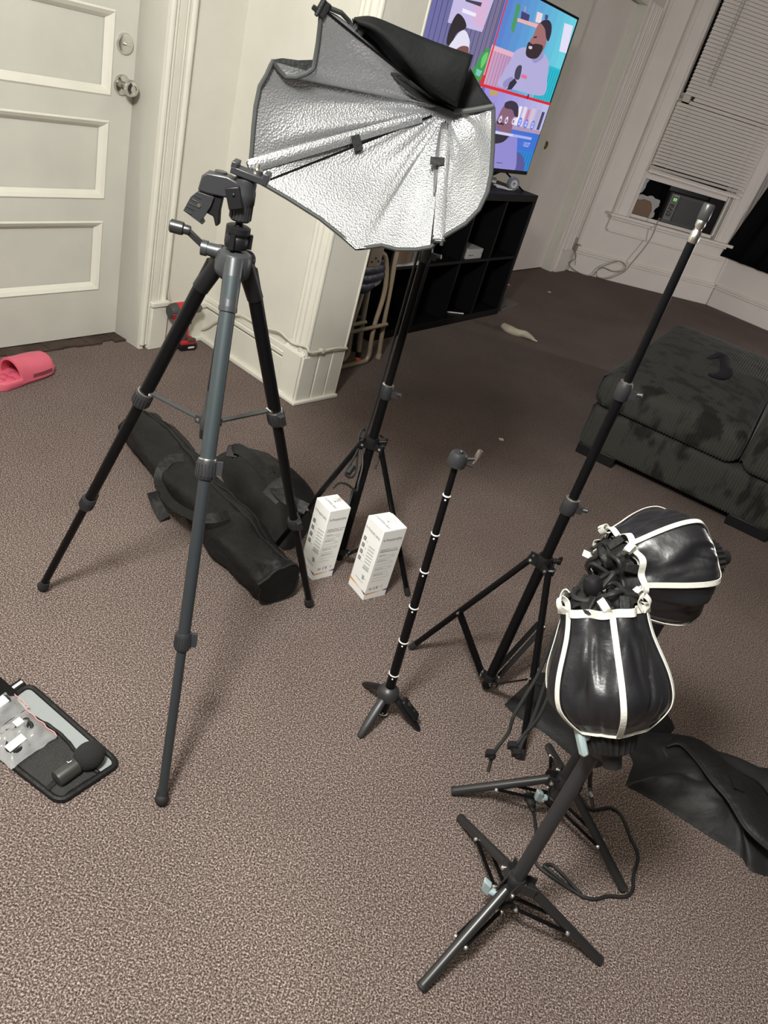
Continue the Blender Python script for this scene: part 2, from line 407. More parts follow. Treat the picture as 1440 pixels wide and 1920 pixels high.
# window wall (the near face of the bay)
b = MB(GW); b.bx(-.06,.40,-.15,0,0,2.72); b.bx(1.30,1.56,-.15,0,0,2.72); b.bx(.40,1.30,-.15,0,0,.575); b.bx(.40,1.30,-.15,0,2.40,2.72)
b.tube([(.03,.008,.2),(.03,.008,2.7)], .014, 8, sm=False)
struct('wall_window', b, FARP, smooth=50)
b = MB(GW); b.bx(.03,1.53,0,.022,0,.165); b.bx(.03,1.53,0,.030,.165,.186); b.bx(.03,1.53,0,.018,.186,.205)
struct('baseboard_window', b, FARP, bevel=.004)
b = MB(GW)
for x0, x1 in ((.235,.40),(1.30,1.50)):
    b.bx(x0,x1,0,.022,.575,2.50)
    for t in ((.08,.008),(.25,.006),(.9,.010)) if x0 < 1 else ((.1,.010),(.35,.006),(.75,.006),(.92,.008)):
        b.tube([(x0+(x1-x0)*t[0],.022,.58),(x0+(x1-x0)*t[0],.022,2.5)], t[1], 8, sm=False)
b.bx(.235,1.50,0,.022,2.40,2.52)
struct('trim_6', b, FARP, smooth=50)
b = MB(GW); b.bx(.205,1.49,-.02,.07,.548,.575); b.bx(.225,1.50,0,.045,.525,.548); b.bx(.235,1.49,0,.020,.43,.525); b.bx(.25,1.475,0,.028,.415,.435)
struct('trim_7', b, FARP, bevel=.004)
wn = MB(GW); wn.bx(.40,.428,-.12,-.02,.575,2.40); wn.bx(1.278,1.30,-.12,-.02,.575,2.40); wn.bx(.40,1.30,-.12,-.02,.575,.602); wn.bx(.40,1.30,-.12,-.02,2.36,2.40)
win = struct('window_1', wn, FARP, smooth=False)
b = MB(GW); b.bx(.428,1.278,-.075,-.035,.905,.955); b.bx(.428,.470,-.075,-.035,.955,1.58); b.bx(1.236,1.278,-.075,-.035,.955,1.58); b.bx(.428,1.278,-.075,-.035,1.545,1.585)
struct('lower_sash', b, FARP, win, bevel=.003)
struct('pane', MB(GW).bx(.468,1.24,-.06,-.055,.95,1.55), NIGHT, win, smooth=False)
b = MB(GW); b.bx(.428,1.278,-.115,-.08,1.55,1.60); b.bx(.428,.47,-.115,-.08,1.6,2.36); b.bx(1.236,1.278,-.115,-.08,1.6,2.36); b.bx(.428,1.278,-.115,-.08,2.32,2.36)
struct('upper_sash', b, FARP, win, bevel=.003)
struct('pane', MB(GW).bx(.468,1.24,-.10,-.095,1.58,2.33), NIGHT, win, smooth=False)
# next face of the bay, then plain walls that close the room
b = MB(QW); b.bx(-.02,2.52,-.12,0,0,2.72); b.tube([(.0,.004,.2),(.0,.004,2.7)], .014, 8, sm=False); struct('wall_bay', b, FARP, smooth=50)
b = MB(QW); b.bx(0.02,2.5,0,.022,0,.165); b.bx(0.02,2.5,0,.030,.165,.186); b.bx(0.02,2.5,0,.018,.186,.205)
struct('baseboard_bay', b, FARP, bevel=.004)
struct('wall_right', MB().bx(4.42,4.55,-2.6,6.6,0,2.72), CLOSER, smooth=False)
struct('wall_back', MB().bx(-4.2,4.55,-2.7,-2.6,0,2.72), CLOSER, smooth=False)
# the lamps that light the two rooms (out of frame)
x, y, z = NEAR_LAMP
t = thing('ceiling_lamp', 'bare ceiling lamp above the front of the room', 'lamp', (x,y,2.72))
build('canopy', MB().lathe((x,y,2.72),(0,0,-1),[(.07,0),(.07,.012),(.05,.03),(.012,.04),(.012,.36)],24), STEEL, t)
x, y, z = FAR_LAMP
t = thing('floor_lamp', 'floor lamp beside the dark sofa, out of frame', 'lamp', (x,y,0))
build('lamp_base', MB().lathe((x,y,0),(0,0,1),[(.14,0),(.14,.012),(.03,.03),(.012,.05),(.012,z-.16)],24), BLACKM, t)

# ================================================================ cables on the walls
b = MB().tube([LW(*p) for p in [(-0.3011,0.008,1.2589),(-0.3007,0.008,1.1645),(-0.3048,0.008,1.049),(-0.3019,0.008,0.9292),(-0.2964,0.008,0.8036),(-0.2932,0.008,0.6907),(-0.2897,0.008,0.6087)]], .006, 8)
b.tube([LW(*p) for p in [(-0.2914,0.01,0.6093),(-0.2916,0.01,0.5533),(-0.2859,0.01,0.4919),(-0.2922,0.01,0.4399),(-0.2959,0.01,0.387),(-0.2861,0.01,0.3324),(-0.265,0.01,0.2758),(-0.2382,0.01,0.2009)]], .006, 8)
build('wall_cable', b, CORDW, label='thin painted cable running down the wall beside the door casing', cat='cable')
b = MB().tube([SW(s,e,z) for s,e,z in [(-0.0589,-0.028,0.0475),(0.0067,-0.028,0.0423),(0.0635,-0.028,0.0716),(0.1178,-0.028,0.1218),(0.1979,-0.028,0.1796),(0.2623,-0.028,0.2134),(0.3144,-0.028,0.2186),(0.3667,-0.028,0.2196),(0.4395,-0.028,0.2296),(0.5089,-0.028,0.2455),(0.5638,-0.028,0.2374),(0.6035,-0.028,0.2344),(0.6717,-0.028,0.251)]]+[SW(.690,-.02,.236),SW(.684,.06,.232),SW(.684,.13,.236),SW(.682,.20,.228)], .0055, 8)
b.ob(SW(.683,.05,.233), (.004,.004,0), (.008,0,0), (0,0,.009))
build('baseboard_cable', b, CORDW, label='white painted cable sagging along the baseboard and around the wall end', cat='cable')
# ================================================================ camera tripod with pistol-grip head
TX, TY = -.374, 1.276
t = thing('camera_tripod', 'tall black and blue-grey camera tripod with pistol grip head and spreader braces', 'tripod', (TX,TY,0))
HZ = .945
def lerp(a, b, q): return Vector(a)+(Vector(b)-Vector(a))*q
feet = [(-.74,1.356,.012), (-.244,.903,.012), (-.121,1.598,.012)]
MB_ = MB()
col_bot = Vector((TX-.002,TY-.001,.598))
build('centre_column', MB().cyl(col_bot, (TX,TY,.985), .0105).lathe(col_bot,(0,0,1),[(.012,-.004),(.013,.02),(.0105,.028)],16), BLACKP, t)
cb = MB().lathe((TX,TY,.615),(0,0,1),[(.016,0),(.0165,.004),(.0165,.022),(.0135,.026),(.0135,.075),(.012,.08)],18)
for f in feet:
    d = Vector((f[0]-TX,f[1]-TY,0)).normalized(); cb.ob(Vector((TX,TY,.628))+d*.018,(d.x*.008,d.y*.008,0),(-d.y*.007,d.x*.007,0),(0,0,.008))
build('brace_collar', cb, GREYP, t)
for i, f in enumerate(feet):
    f = Vector(f); d = Vector((f.x-TX,f.y-TY,0)).normalized(); top = Vector((TX,TY,HZ))+d*.03
    ax = (f-top).normalized(); q1, q2 = .343, .667
    big = TITAN if i == 1 else BLACKM
    leg = build('leg', MB().cyl(top+ax*.02, lerp(top,f,q1), .0135, n=20), big, t, label='blue-grey tube leg toward the lens' if i == 1 else None)
    build('middle_tube', MB().cyl(lerp(top,f,q1-.01), lerp(top,f,q2), .0112, n=18), TITAN2 if i == 1 else BLACKM, leg)
    build('lower_tube', MB().cyl(lerp(top,f,q2-.01), f+Vector((0,0,.006)), .0090, n=16), TITAN2 if i == 1 else BLACKM, leg)
    build('rubber_foot', MB().ball(f+Vector((0,0,.004)), .0135, 16, ax, (1,1,1)).cyl(f-ax*.006, f-ax*.022, .0125, .010), RUBBER, leg)
    sd = ax.cross(Vector((0,0,1))).normalized()
    for q, r in ((q1,.0175),(q2,.0150)):
        p = lerp(top,f,q)
        k = MB().lathe(p-ax*.010, ax, [(r-.001,0),(r,.003),(r,.028),(r-.002,.034),(r-.004,.036)], 20)
        for a in range(18):
            e1 = sd*math.cos(a/18*2*math.pi)+ax.cross(sd)*math.sin(a/18*2*math.pi)
            k.ob(p+e1*r+ax*.008, e1*.0012, ax*.011, ax.cross(e1)*.0009)
        fl = -sd if i == 1 else sd
        k.ob(p+fl*(r+.004)+ax*.004, fl*.006, ax*.012, ax.cross(fl)*.006)
        build('leg_clamp', k, GREYP, leg)
    # spreader brace
    p = lerp(top,f,q1)-ax*.012; c0 = Vector((TX,TY,.628))+d*.02; pe = p-d*.014
    s = MB().bar(c0, pe, .012, .0035); build('spreader_brace', s, GUN if i != 1 else BLACKM, t)
    s = MB()
    for pp in (c0, pe): s.cyl(pp+Vector((-d.y,d.x,0))*.008, pp-Vector((-d.y,d.x,0))*.008, .0032, n=10)
    s.lathe(p, ax, [(.0155,0),(.016,.002),(.016,.012),(.015,.014)], 18)
    build('brace_rivet', s, STEEL, t, kind='stuff')
    kn = MB().cyl(top-d*.010-ax*.004, top+ax*.075, .0165, .0150, n=20)
    if i == 1: kn.cyl(top+ax*.07, top+ax*.078, .0158, .0158, n=20)
    if i != 1: kn.ball(top-d*.004, .0168, 16, (-d.y,d.x,0), (1,1,.9))
    build('leg_shoulder', kn, GUN if i == 1 else BLACKP, leg)
b = MB().lathe((TX,TY,HZ-.03),(0,0,1),[(.020,-.004),(.029,.004),(.031,.012),(.031,.036),(.0285,.042),(.022,.0455)],28)
build('crown', b, GUN, t)
b = MB().lathe((TX,TY,HZ+.020),(0,0,1),[(.018,0),(.0195,.002),(.0195,.017),(.0175,.020),(.018,.023),(.0205,.026),(.0205,.035),(.017,.037)],26)
for k in range(3):
    a = k*2.094+.5; d = Vector((math.cos(a),math.sin(a),0)); b.ob(Vector((TX,TY,HZ+.033))+d*.020, d*.006, Vector((-d.y,d.x,0))*.004, (0,0,.012))
build('column_lock', b, BLACKP, t)
b = MB().lathe((TX,TY,HZ+.055),(0,0,1),[(.010,0),(.007,.003),(.006,.009),(.009,.016)],18); build('ball_stem', b, BLACKM, t)
hb = MB().lathe((TX,TY,HZ+.065),(0,0,1),[(.015,0),(.0175,.003),(.018,.027),(.0195,.029),(.0195,.046),(.018,.052),(.0185,.060),(.0175,.066),(.012,.071)],26)
for k in range(20):
    a = k/20*2*math.pi; d = Vector((math.cos(a),math.sin(a),0)); hb.ob(Vector((TX,TY,HZ+.081))+d*.0178, d*.0008, Vector((-d.y,d.x,0))*.0012, (0,0,.012))
head = build('grip_head', hb, GREYP, t)
X = Vector((.955,.153,0)).normalized(); Yd = Vector((-.158,.988,0)); Z = Vector((0,0,1))
HP = Vector((TX,TY,HZ+.113))
def hp(x, y, z): return HP+X*x*.92+Yd*y+Z*z*(.9 if z > -.025 else .80)
arm = [(-.0,0),(-.004,.012),(-.030,.019),(-.066,.016),(-.074,.008),(-.078,-.018),(-.060,-.020),(-.030,-.018),(.0,-.016)]
b = MB().prism([hp(x,-.014,z) for x, z in arm], Yd*.028)
build('grip_arm', b, GREYP, head, bevel=.003)
b = MB().prism([hp(x,-.014,z) for x, z in [(-.078,-.020),(-.048,-.022),(-.052,-.045),(-.066,-.078),(-.062,-.084),(-.098,-.066),(-.088,-.036)]], Yd*.028)
for k in range(5): b.bar(hp(-.0815-k*.004,-.0148,-.030-k*.0085), hp(-.070-k*.003,-.0148,-.034-k*.0085), .001, .0012, Yd)
build('pistol_handle', b, GREYP, head, bevel=.003)
b = MB().prism([hp(x,-.009,z) for x, z in [(-.052,-.020),(-.034,-.020),(-.036,-.050),(-.034,-.078),(-.040,-.082),(-.046,-.064),(-.060,-.060)]], Yd*.018)
build('squeeze_trigger', b, BLACKP, head, bevel=.002)
build('pan_knob', MB().ob(hp(-.012,-.022,-.012), X*.011+Z*.004, Yd*.006, Z*.016-X*.006).cyl(hp(-.013,-.03,-.006), hp(-.013,-.024,-.006), .003), BLACKP, head, bevel=.002)
build('grip_screw', MB().cyl(hp(-.044,0,.017), hp(-.044,0,.022), .010), GUN, head); build('grip_stud', MB().cyl(hp(-.072,-.0155,-.048), hp(-.072,-.013,-.048), .003), STEEL, head)
b = MB(); PX = (X*.97-Z*.12+Yd*.1).normalized(); PZ_ = (Z*.97+X*.12).normalized()
pc = HP+X*.006+Z*.026
b.ob(pc, PX*.030, Yd*.018, PZ_*.0055)
for s_ in (-1,1): b.ob(pc+PX*.026*s_+PZ_*.008, PX*.005, Yd*.018, PZ_*.005)
build('quick_release_plate', b, GREYP, head, bevel=.0015)
build('camera_screw', MB().lathe(pc+PX*.008+PZ_*.005, PZ_, [(.009,0),(.010,.003),(.010,.007),(.004,.009),(.003,.016)], 18), STEEL, head)
b = MB(); cr0 = Vector((TX,TY,HZ+.006)); xl = -X
b.cyl(cr0+xl*.022, cr0+xl*.048, .012, .011); b.cyl(cr0+xl*.046, cr0+xl*.056, .013)
crank = build('crank_pivot', b, GUN, t)
ca = cr0+xl*.050+Z*.002-Yd*.002; cbp = ca+xl*.032+Z*.022-Yd*.006
build('crank_arm', MB().bar(ca, cbp, .011, .007, Yd), GREYM, crank, bevel=.002)
build('crank_knob', MB().lathe(cbp+X*.006, xl, [(.007,0),(.008,.004),(.008,.010),(.0105,.012),(.011,.016),(.011,.032),(.009,.034)], 20), GREYM, crank)

# ================================================================ light stands
def light_stand(name, label, cx, cy, foot, collar_z, base_z, pole, hidden=None, legr=.0078):
    t = thing(name, label, 'light stand', (cx,cy,0))
    c0 = Vector((cx,cy,collar_z)); b0 = Vector((cx,cy,base_z))
    for k, (za, zb, r) in enumerate(pole):
        build('pole', MB().cyl((cx,cy,za),(cx,cy,zb),r,n=18), BLACKM, t)
    for (z, r) in [(pole[1][0],pole[0][2]+.005),(pole[2][0],pole[1][2]+.005)] if len(pole) > 2 else []:
        k = MB().lathe((cx,cy,z-.018),(0,0,1),[(r-.002,0),(r,.003),(r,.03),(r-.003,.038)],20)
        k.ob((cx+r+.004,cy-.004,z),(.007,0,0),(0,.005,0),(0,0,.008)); k.cyl((cx+r+.01,cy-.004,z+.003),(cx+r+.022,cy-.008,z+.006),.005)
        cl = build('pole_clamp', k, GREYP, t)
        build('clamp_rim', MB().lathe((cx,cy,z+.019),(0,0,1),[(r-.003,0),(r-.002,.0015),(r-.004,.003)],20), STEEL, cl)
    k = MB().lathe(c0-Vector((0,0,.012)),(0,0,1),[(.016,0),(.018,.004),(.018,.026),(.0165,.032)],20)
    kb = MB().lathe(b0-Vector((0,0,.008)),(0,0,1),[(.014,0),(.0155,.003),(.0155,.016),(.014,.020)],20)
    rv = MB()
    for a, R in foot:
        d = Vector((math.cos(a),math.sin(a),0)); sd = Vector((-d.y,d.x,0))
        for s_ in (-1,1): k.ob(c0+d*.024+sd*.010*s_-Vector((0,0,.002)), d*.012, sd*.0012, (0,0,.010)); kb.ob(b0+d*.02+sd*.008*s_, d*.009, sd*.0012, (0,0,.007))
        top = c0+d*.028-Vector((0,0,.003)); ft = Vector((cx+d.x*R,cy+d.y*R,.008))
        leg = build('leg', MB().cyl(top, ft, legr, n=14), BLACKM, t)
        build('leg_tip', MB().cyl(lerp(top,ft,.955), lerp(top,ft,1.012), legr+.001, n=14), RUBBER, leg)
        mid = lerp(top,ft,.57); lo = b0+d*.024
        for s_ in ((-1,1) if True else (0,)):
            build('brace', MB().bar(lo+sd*.0085*s_, mid+sd*.0085*s_, .0025, .013, Vector((0,0,1)).cross(sd) if False else sd), BLACKM, t)
        for p in (top, mid, lo): rv.cyl(p+sd*.0125, p-sd*.0125, .0035, n=10)
    k.cyl(c0+Vector((.016,.004,.008)), c0+Vector((.036,.010,.012)), .006); k.ob(c0+Vector((.036,.010,.012)),(.004,.001,0),(0,.003,0),(0,.0,.010))
    build('leg_collar', k, BLACKP, t); build('brace_collar', kb, BLACKP, t); build('rivets', rv, RIVET, t, kind='stuff')
    return t
R_ = math.radians
sA = light_stand('light_stand', 'black light stand behind the white boxes, holding up the silver softbox', -.087, 1.831,
    [(R_(-12),.228),(R_(198),.205),(R_(95),.215)], .415, .05, [(.02,.57,.0125),(.57,.93,.0105),(.93,1.225,.0085)])
sC = light_stand('light_stand', 'tall bare black light stand without a head, in front of the dark sofa', .385, 1.484,
    [(R_(160),.220),(R_(-62),.211),(R_(48),.215)], .425, .05, [(.02,.583,.0125),(.583,.863,.0105),(.863,1.165,.0085)])
b = MB().lathe((.385,1.484,1.160),(0,0,1),[(.0085,0),(.0095,.004),(.0095,.018),(.0068,.022),(.0068,.026),(.0088,.03),(.0088,.040),(.007,.043)],18)
build('stud', b, STEEL, sC, label='bright steel stud at the pole top')
build('stud_cap', MB().lathe((.385,1.484,1.200),(0,0,1),[(.0095,0),(.0105,.002),(.0105,.026),(.009,.028)],16), mat('smoky_cap',(.035,.035,.035),.35), sC, label='grey translucent cap')

# ================================================================ tabletop stick tripod
sx, sy = .128, 1.293
t = thing('stick_tripod', 'slim telescopic stick tripod with white rings and three short grip legs', 'tripod', (sx,sy,0))
rings = [(.622,.107),(.530,.111),(.436,.115),(.339,.120),(.241,.125),(.141,.130),(.012,.138)]
P = lambda z: Vector((.1385-.0505*z, 1.293, z))
zs = [.012,.141,.241,.339,.436,.530,.622,.690]; rr = [.0115,.0108,.0100,.0092,.0084,.0076,.0066]
for i in range(7): build('pole_section', MB().cyl(P(zs[i]),P(zs[i+1]),rr[i],n=18), BLACKM, t)
for i in range(7):
    z = zs[i+1] if i < 6 else .016
    r = rr[i] if i < 6 else rr[0]
    b = MB().lathe(P(z)-Vector((0,0,.002)),(0,0,1),[(r,0),(r+.0010,.0006),(r+.0010,.0024),(r,.003)],20)
    b.ball(P(z)+Vector((0,-r,-.008 if i < 6 else .006)), .0022, 8)
    build('white_ring', b, LABELW, t)
hub = P(.078)
build('hub_ball', MB().ball(hub,.0265,24,(0,0,1),(1,1,.92)), GREYP, t)
for i, ft in enumerate([(.098,1.206,.006),(.078,1.374,.006),(.232,1.283,.006)]):
    ft = Vector(ft); d = (ft-hub); d.z = 0; d.normalize(); a0 = hub+d*.018-Vector((0,0,.004)); dd = ft-a0; L = dd.length
    b = MB().lathe(a0, dd, [(.006,0),(.010,.01),(.0115,L*.35),(.0100,L*.7),(.0075,L*.95),(.005,L)], 18, (1,.72), (-d.y,d.x,0))
    leg = build('grip_leg', b, GREYP if i == 0 else BLACKP, t)
    if i == 2:
        n_ = dd.cross(Vector((-d.y,d.x,0))).normalized()
        if n_.z < 0: n_ = -n_
        b = MB().ob(lerp(a0,ft,.42)+n_*.014, dd.normalized()*.030, Vector((-d.y,d.x,0))*.012, n_*.006)
        rc = build('remote_control', b, BLACKP, leg, bevel=.004)
        build('remote_button', MB().cyl(lerp(a0,ft,.30)+n_*.019, lerp(a0,ft,.30)+n_*.0215, .0055).cyl(lerp(a0,ft,.5)+n_*.019, lerp(a0,ft,.5)+n_*.021, .003), GUN, rc)
hd = P(.690)
build('head_cup', MB().lathe(hd-Vector((0,0,.004)),(0,0,1),[(.010,0),(.018,.004),(.0185,.010),(.0175,.024),(.014,.031),(.008,.033)],22), GREYP, t)
build('mount_screw', MB().ball(hd+Vector((.002,-.004,.031)),.005,10).cyl(hd+Vector((.015,0,.018)),hd+Vector((.034,.004,.022)),.004).cyl(hd+Vector((.016,.0,.008)),hd+Vector((.032,.002,.006)),.0028), GREYM, t)
build('clamp_lever', MB().tube([hd+Vector((.030,.003,.012)),hd+Vector((.033,.004,.024)),hd+Vector((.036,.004,.042))],[.0035,.0045,.0055,.005],10), STEEL, t)
# ================================================================ half-collapsed softbox on its stand
RIM = [(-0.3106,1.5899,1.3142),(-0.3205,1.5757,1.3293),(-0.3316,1.5478,1.3377),(-0.3463,1.525,1.3387),(-0.3596,1.5107,1.3359),(-0.3576,1.5164,1.3122),(-0.3568,1.5224,1.2842),(-0.3564,1.5241,1.2442),(-0.3663,1.5212,1.233),(-0.383,1.5165,1.2226),(-0.4009,1.5116,1.2186),(-0.4136,1.5055,1.2262),(-0.424,1.497,1.2368),(-0.4298,1.4939,1.2142),(-0.4378,1.49,1.1933),(-0.438,1.4837,1.1604),(-0.4345,1.4786,1.1261),(-0.4303,1.4749,1.0912),(-0.4273,1.4711,1.0627),(-0.4011,1.4692,1.041),(-0.3481,1.4759,1.0275),(-0.2813,1.4771,1.0094),(-0.2342,1.4743,0.9917),(-0.2005,1.4719,0.9777),(-0.1799,1.4782,0.9847),(-0.1566,1.4831,0.9948),(-0.125,1.4843,0.9958),(-0.0907,1.4858,1.0057),(-0.0647,1.4877,1.0182),(-0.0549,1.4911,1.0336),(-0.0369,1.502,1.051),(-0.0157,1.5149,1.0711),(0.0013,1.5326,1.1002),(0.0068,1.5528,1.1315),(0.0031,1.5813,1.1613),(-0.0077,1.6156,1.1988),(-0.0191,1.6487,1.2321),(-0.0309,1.6748,1.264)]
APEX = Vector((-0.1184,1.6949,1.2358)); AXV = (Vector((-0.1184,1.6949,1.2358))-Vector((0,0,1.318))).normalized()
sb = thing('softbox', 'big silver-lined softbox, half folded, on the light stand behind the white boxes', 'softbox', (-.095,1.83,1.20))
rim = []
for i in range(len(RIM)-1):
    for k in range(3): rim.append(lerp(RIM[i],RIM[i+1],k/3))
rim.append(Vector(RIM[-1]))
rods = [0, 12, 54, 87, len(rim)-1]
def sag(i):
    for a, b_ in zip(rods, rods[1:]):
        if a <= i <= b_: return math.sin(math.pi*(i-a)/(b_-a))
    return 0
dcurve = [Vector(p) for p in [(-0.1184,1.6949,1.2358),(-0.1435,1.68,1.2391),(-0.188,1.658,1.2501),(-0.2395,1.633,1.2748),(-0.2831,1.6071,1.2981),(-0.3106,1.5899,1.3142)]]
def soft_pt(i, q, off=0):
    p = lerp(APEX, rim[i], .04+.96*q)
    wd = max(0, 1-i/12)
    if wd > 0:
        x = q*5; a = min(int(x),4); p = p*(1-wd)+lerp(dcurve[a],dcurve[a+1],x-a)*wd
    s_ = sag(i)
    nz = noise.noise(Vector((i*.13, q*1.3, 3.1)))*.016+noise.noise(Vector((i*.37, q*2.2, 9)))*.006
    crease = -.012*max(0,1-abs(i-69)/6)*q
    return p+AXV*(.024*s_*math.sin(math.pi*q*.95)+nz*math.sin(math.pi*min(1,q*1.02))+crease+off)
n_ = len(rim); rows = [[soft_pt(i, q/22) for i in range(n_)] for q in range(23)]
build('silver_lining', MB().grid(rows), SILVER, sb, smooth=80, recalc=False, label='embossed silver reflective lining')
rows = [[soft_pt(i, q/22, .005) for i in range(n_)] for q in range(23)]
build('outer_shell', MB().grid(rows), BLKCLOTH, sb, smooth=80, recalc=False, label='black cloth back of the softbox')
build('rim_piping', MB().tube([p+AXV*.001 for p in rim], .0042, 8, sm=False), mat('charcoal_piping',(.035,.038,.036),.7), sb, label='charcoal edge binding')
def sleeve(i, w_, q0, q1, off=-.006):
    rows = []
    for k in range(20):
        q = q0+(q1-q0)*k/19; p = soft_pt(i,q)+AXV*off
        d = (rim[i]-APEX).normalized(); s_ = d.cross(AXV).normalized()*w_*(.75+.25*q)
        rows.append([p-s_*.5, p-s_*.25+AXV*-.004, p+s_*.25+AXV*-.004, p+s_*.5, p+s_*.3+AXV*.004, p-s_*.3+AXV*.004])
    return MB().grid(rows, True)
build('rod_sleeve', sleeve(54,.024,.10,1.0), SILVER, sb, smooth=60)
build('rod_sleeve', sleeve(87,.022,.12,1.0), SILVER, sb, smooth=60)
for i, q0, q1 in ((57,.05,1.0),(84,.05,1.0),(12,.3,1.0)):
    build('steel_rod', MB().tube([soft_pt(i,q0+(q1-q0)*k/6)-AXV*.001 for k in range(7)], .0020, 8), BLACKM, sb)
rows = []
for k in range(12):
    q = .06+.56*k/11; p = soft_pt(83,q)-AXV*.004; d = (rim[83]-APEX).normalized(); s_ = d.cross(AXV).normalized()*(.0085*math.sin(math.pi*min(1,.25+.75*k/11)**1.0)+.0012)
    rows.append([p-s_, p+s_])
build('sleeve_gap', MB().grid(rows), mat('dark_grey_lining',(.10,.10,.10),.5,.3), sb, smooth=80, solid=.001)
for i, q in ((54,.46),(87,.38)):
    p = soft_pt(i,q)-AXV*.010; d = (rim[i]-APEX).normalized(); s_ = d.cross(AXV).normalized()
    if s_.z > 0: s_ = -s_
    build('rod_tab', MB().ob(p+s_*.012, d*.009, s_*.014, AXV*.003), BLKCLOTH, sb)
for i, sc_ in ((12,.72),(87,.62),(0,.8),(54,.5)):
    p = rim[i]; d = (rim[i]-APEX).normalized(); s_ = d.cross(AXV).normalized()
    b = MB().ob(p-d*.006*sc_, d*.014*sc_, s_*.018*sc_, AXV*.007).ob(p+d*.006*sc_+s_*.010*sc_, d*.012*sc_, s_*.006*sc_, AXV*.009).cyl(p-s_*.02*sc_-AXV*.006, p+s_*.022*sc_-AXV*.006, .005*sc_)
    build('corner_pocket', b, BLKCLOTH, sb, bevel=.002)
flap = MB().prism([(-0.4339,1.5202,1.2372),(-0.4182,1.5374,1.2443),(-0.3931,1.5545,1.2479),(-0.3704,1.5635,1.2549),(-0.364,1.5615,1.2462),(-0.3717,1.5549,1.2327),(-0.3869,1.5506,1.2225),(-0.4069,1.5452,1.2172),(-0.4217,1.5354,1.2236)], AXV*.003)
build('folded_hem', flap, BLKCLOTH, sb, label='black outside of the fold in the rim')
def sheet(c1, c2, k, bow, name, mt, label=None):
    c1 = smooth_path(c1, 5); c2 = smooth_path(c2, 5); m_ = min(len(c1),len(c2)); rows = []
    for j in range(k+1):
        q = j/k
        rows.append([lerp(c1[i],c2[i],q)-AXV*(bow*math.sin(math.pi*q)+.006*noise.noise(Vector((i*.2,q*2,bow*90)))) for i in range(m_)])
    return build(name, MB().grid(rows), mt, sb, smooth=80, solid=.003, label=label)
FLAPM = mat('black_flap_cloth', (.0095,.010,.010), .7, bump=.15, scale=90, mottle=.15, spec=.12)
sheet([(-0.3152,1.5859,1.3362),(-0.2836,1.5978,1.3459),(-0.2241,1.6133,1.342),(-0.1632,1.6277,1.338),(-0.0945,1.6422,1.3364)], [(-0.303,1.572,1.3302),(-0.2681,1.5723,1.326),(-0.2249,1.5821,1.3057),(-0.1612,1.6052,1.2705),(-0.0978,1.6407,1.2496)], 8, .012, 'front_flap', FLAPM, 'black flap hanging in front of the lining')
sheet([(-0.3156,1.592,1.3164),(-0.2747,1.6056,1.2985),(-0.2367,1.6211,1.271),(-0.1791,1.6456,1.2434),(-0.1042,1.6768,1.2374)], [(-0.319,1.5882,1.3337),(-0.2916,1.5995,1.3365),(-0.2344,1.6191,1.3095),(-0.1658,1.636,1.2746),(-0.0981,1.6627,1.2489)], 8, -.02, 'folded_panel', BLKCLOTH, 'dark inside of the folded panel')
sheet([(-0.0952,1.6853,1.3156),(-0.0755,1.6832,1.2987),(-0.0536,1.6808,1.2823),(-0.0285,1.676,1.2665)], [(-0.1019,1.6786,1.2843),(-0.1017,1.6808,1.2561),(-0.1005,1.6834,1.2449),(-0.0845,1.6812,1.2435)], 6, .0, 'side_panel', FLAPM, 'black side panel beside the flap')
build('side_hem', MB().tube([(-0.102,1.674,1.238),(-0.0791,1.6736,1.2452),(-0.0552,1.6729,1.2556),(-0.0307,1.6719,1.267)], .005, 8), mat('grey_hem',(.05,.052,.05),.7), sb)
hd = Vector((-.095,1.83,1.22))
build('speed_ring', MB().lathe(APEX-AXV*.012, AXV, [(.034,0),(.036,.006),(.036,.016),(.028,.03),(.024,.06),(.015,.075)], 26), mat('grey_socket',(.10,.10,.10),.5), sb)
build('tilt_bracket', MB().bar(APEX+AXV*.05, hd, .02, .02).cyl(hd-Vector((0,0,.045)), hd, .012), BLACKP, sb)
pc_ = [APEX+AXV*.06, hd+Vector((-.03,0,-.03)), Vector((-.107,1.822,1.05)), Vector((-.104,1.820,.8)), Vector((-.105,1.815,.6)), Vector((-.106,1.812,.48)), Vector((-.112,1.80,.43))]
b = MB().tube(pc_, .0032, 8)
b.tube([Vector(p) for p in [(-0.095,1.8492,0.3925),(-0.1164,1.8575,0.4349),(-0.1259,1.8407,0.4245),(-0.116,1.81,0.3841),(-0.1061,1.7908,0.3467),(-0.1101,1.7702,0.3305),(-0.128,1.7614,0.3374),(-0.1252,1.7735,0.3591),(-0.1182,1.8006,0.388),(-0.1147,1.8295,0.4003),(-0.0938,1.8002,0.363),(-0.0894,1.7669,0.3225),(-0.0885,1.7559,0.3031),(-0.1171,1.7416,0.3214),(-0.1376,1.73,0.3239),(-0.1465,1.7126,0.3151)]], .0032, 8)
b.tube([Vector(p) for p in [(-0.0744,1.8856,0.4196),(-0.0593,1.8821,0.4112),(-0.0559,1.8601,0.3888),(-0.0588,1.8332,0.3584),(-0.0573,1.8263,0.3452)]], .003, 8)
b.cyl(Vector((-0.1167,1.7848,0.3579)), Vector((-0.1234,1.7638,0.3411)), .009)
build('power_cord', b, CORDM, label='black power cord running down the pole and bundled at the stand collar', cat='cord')

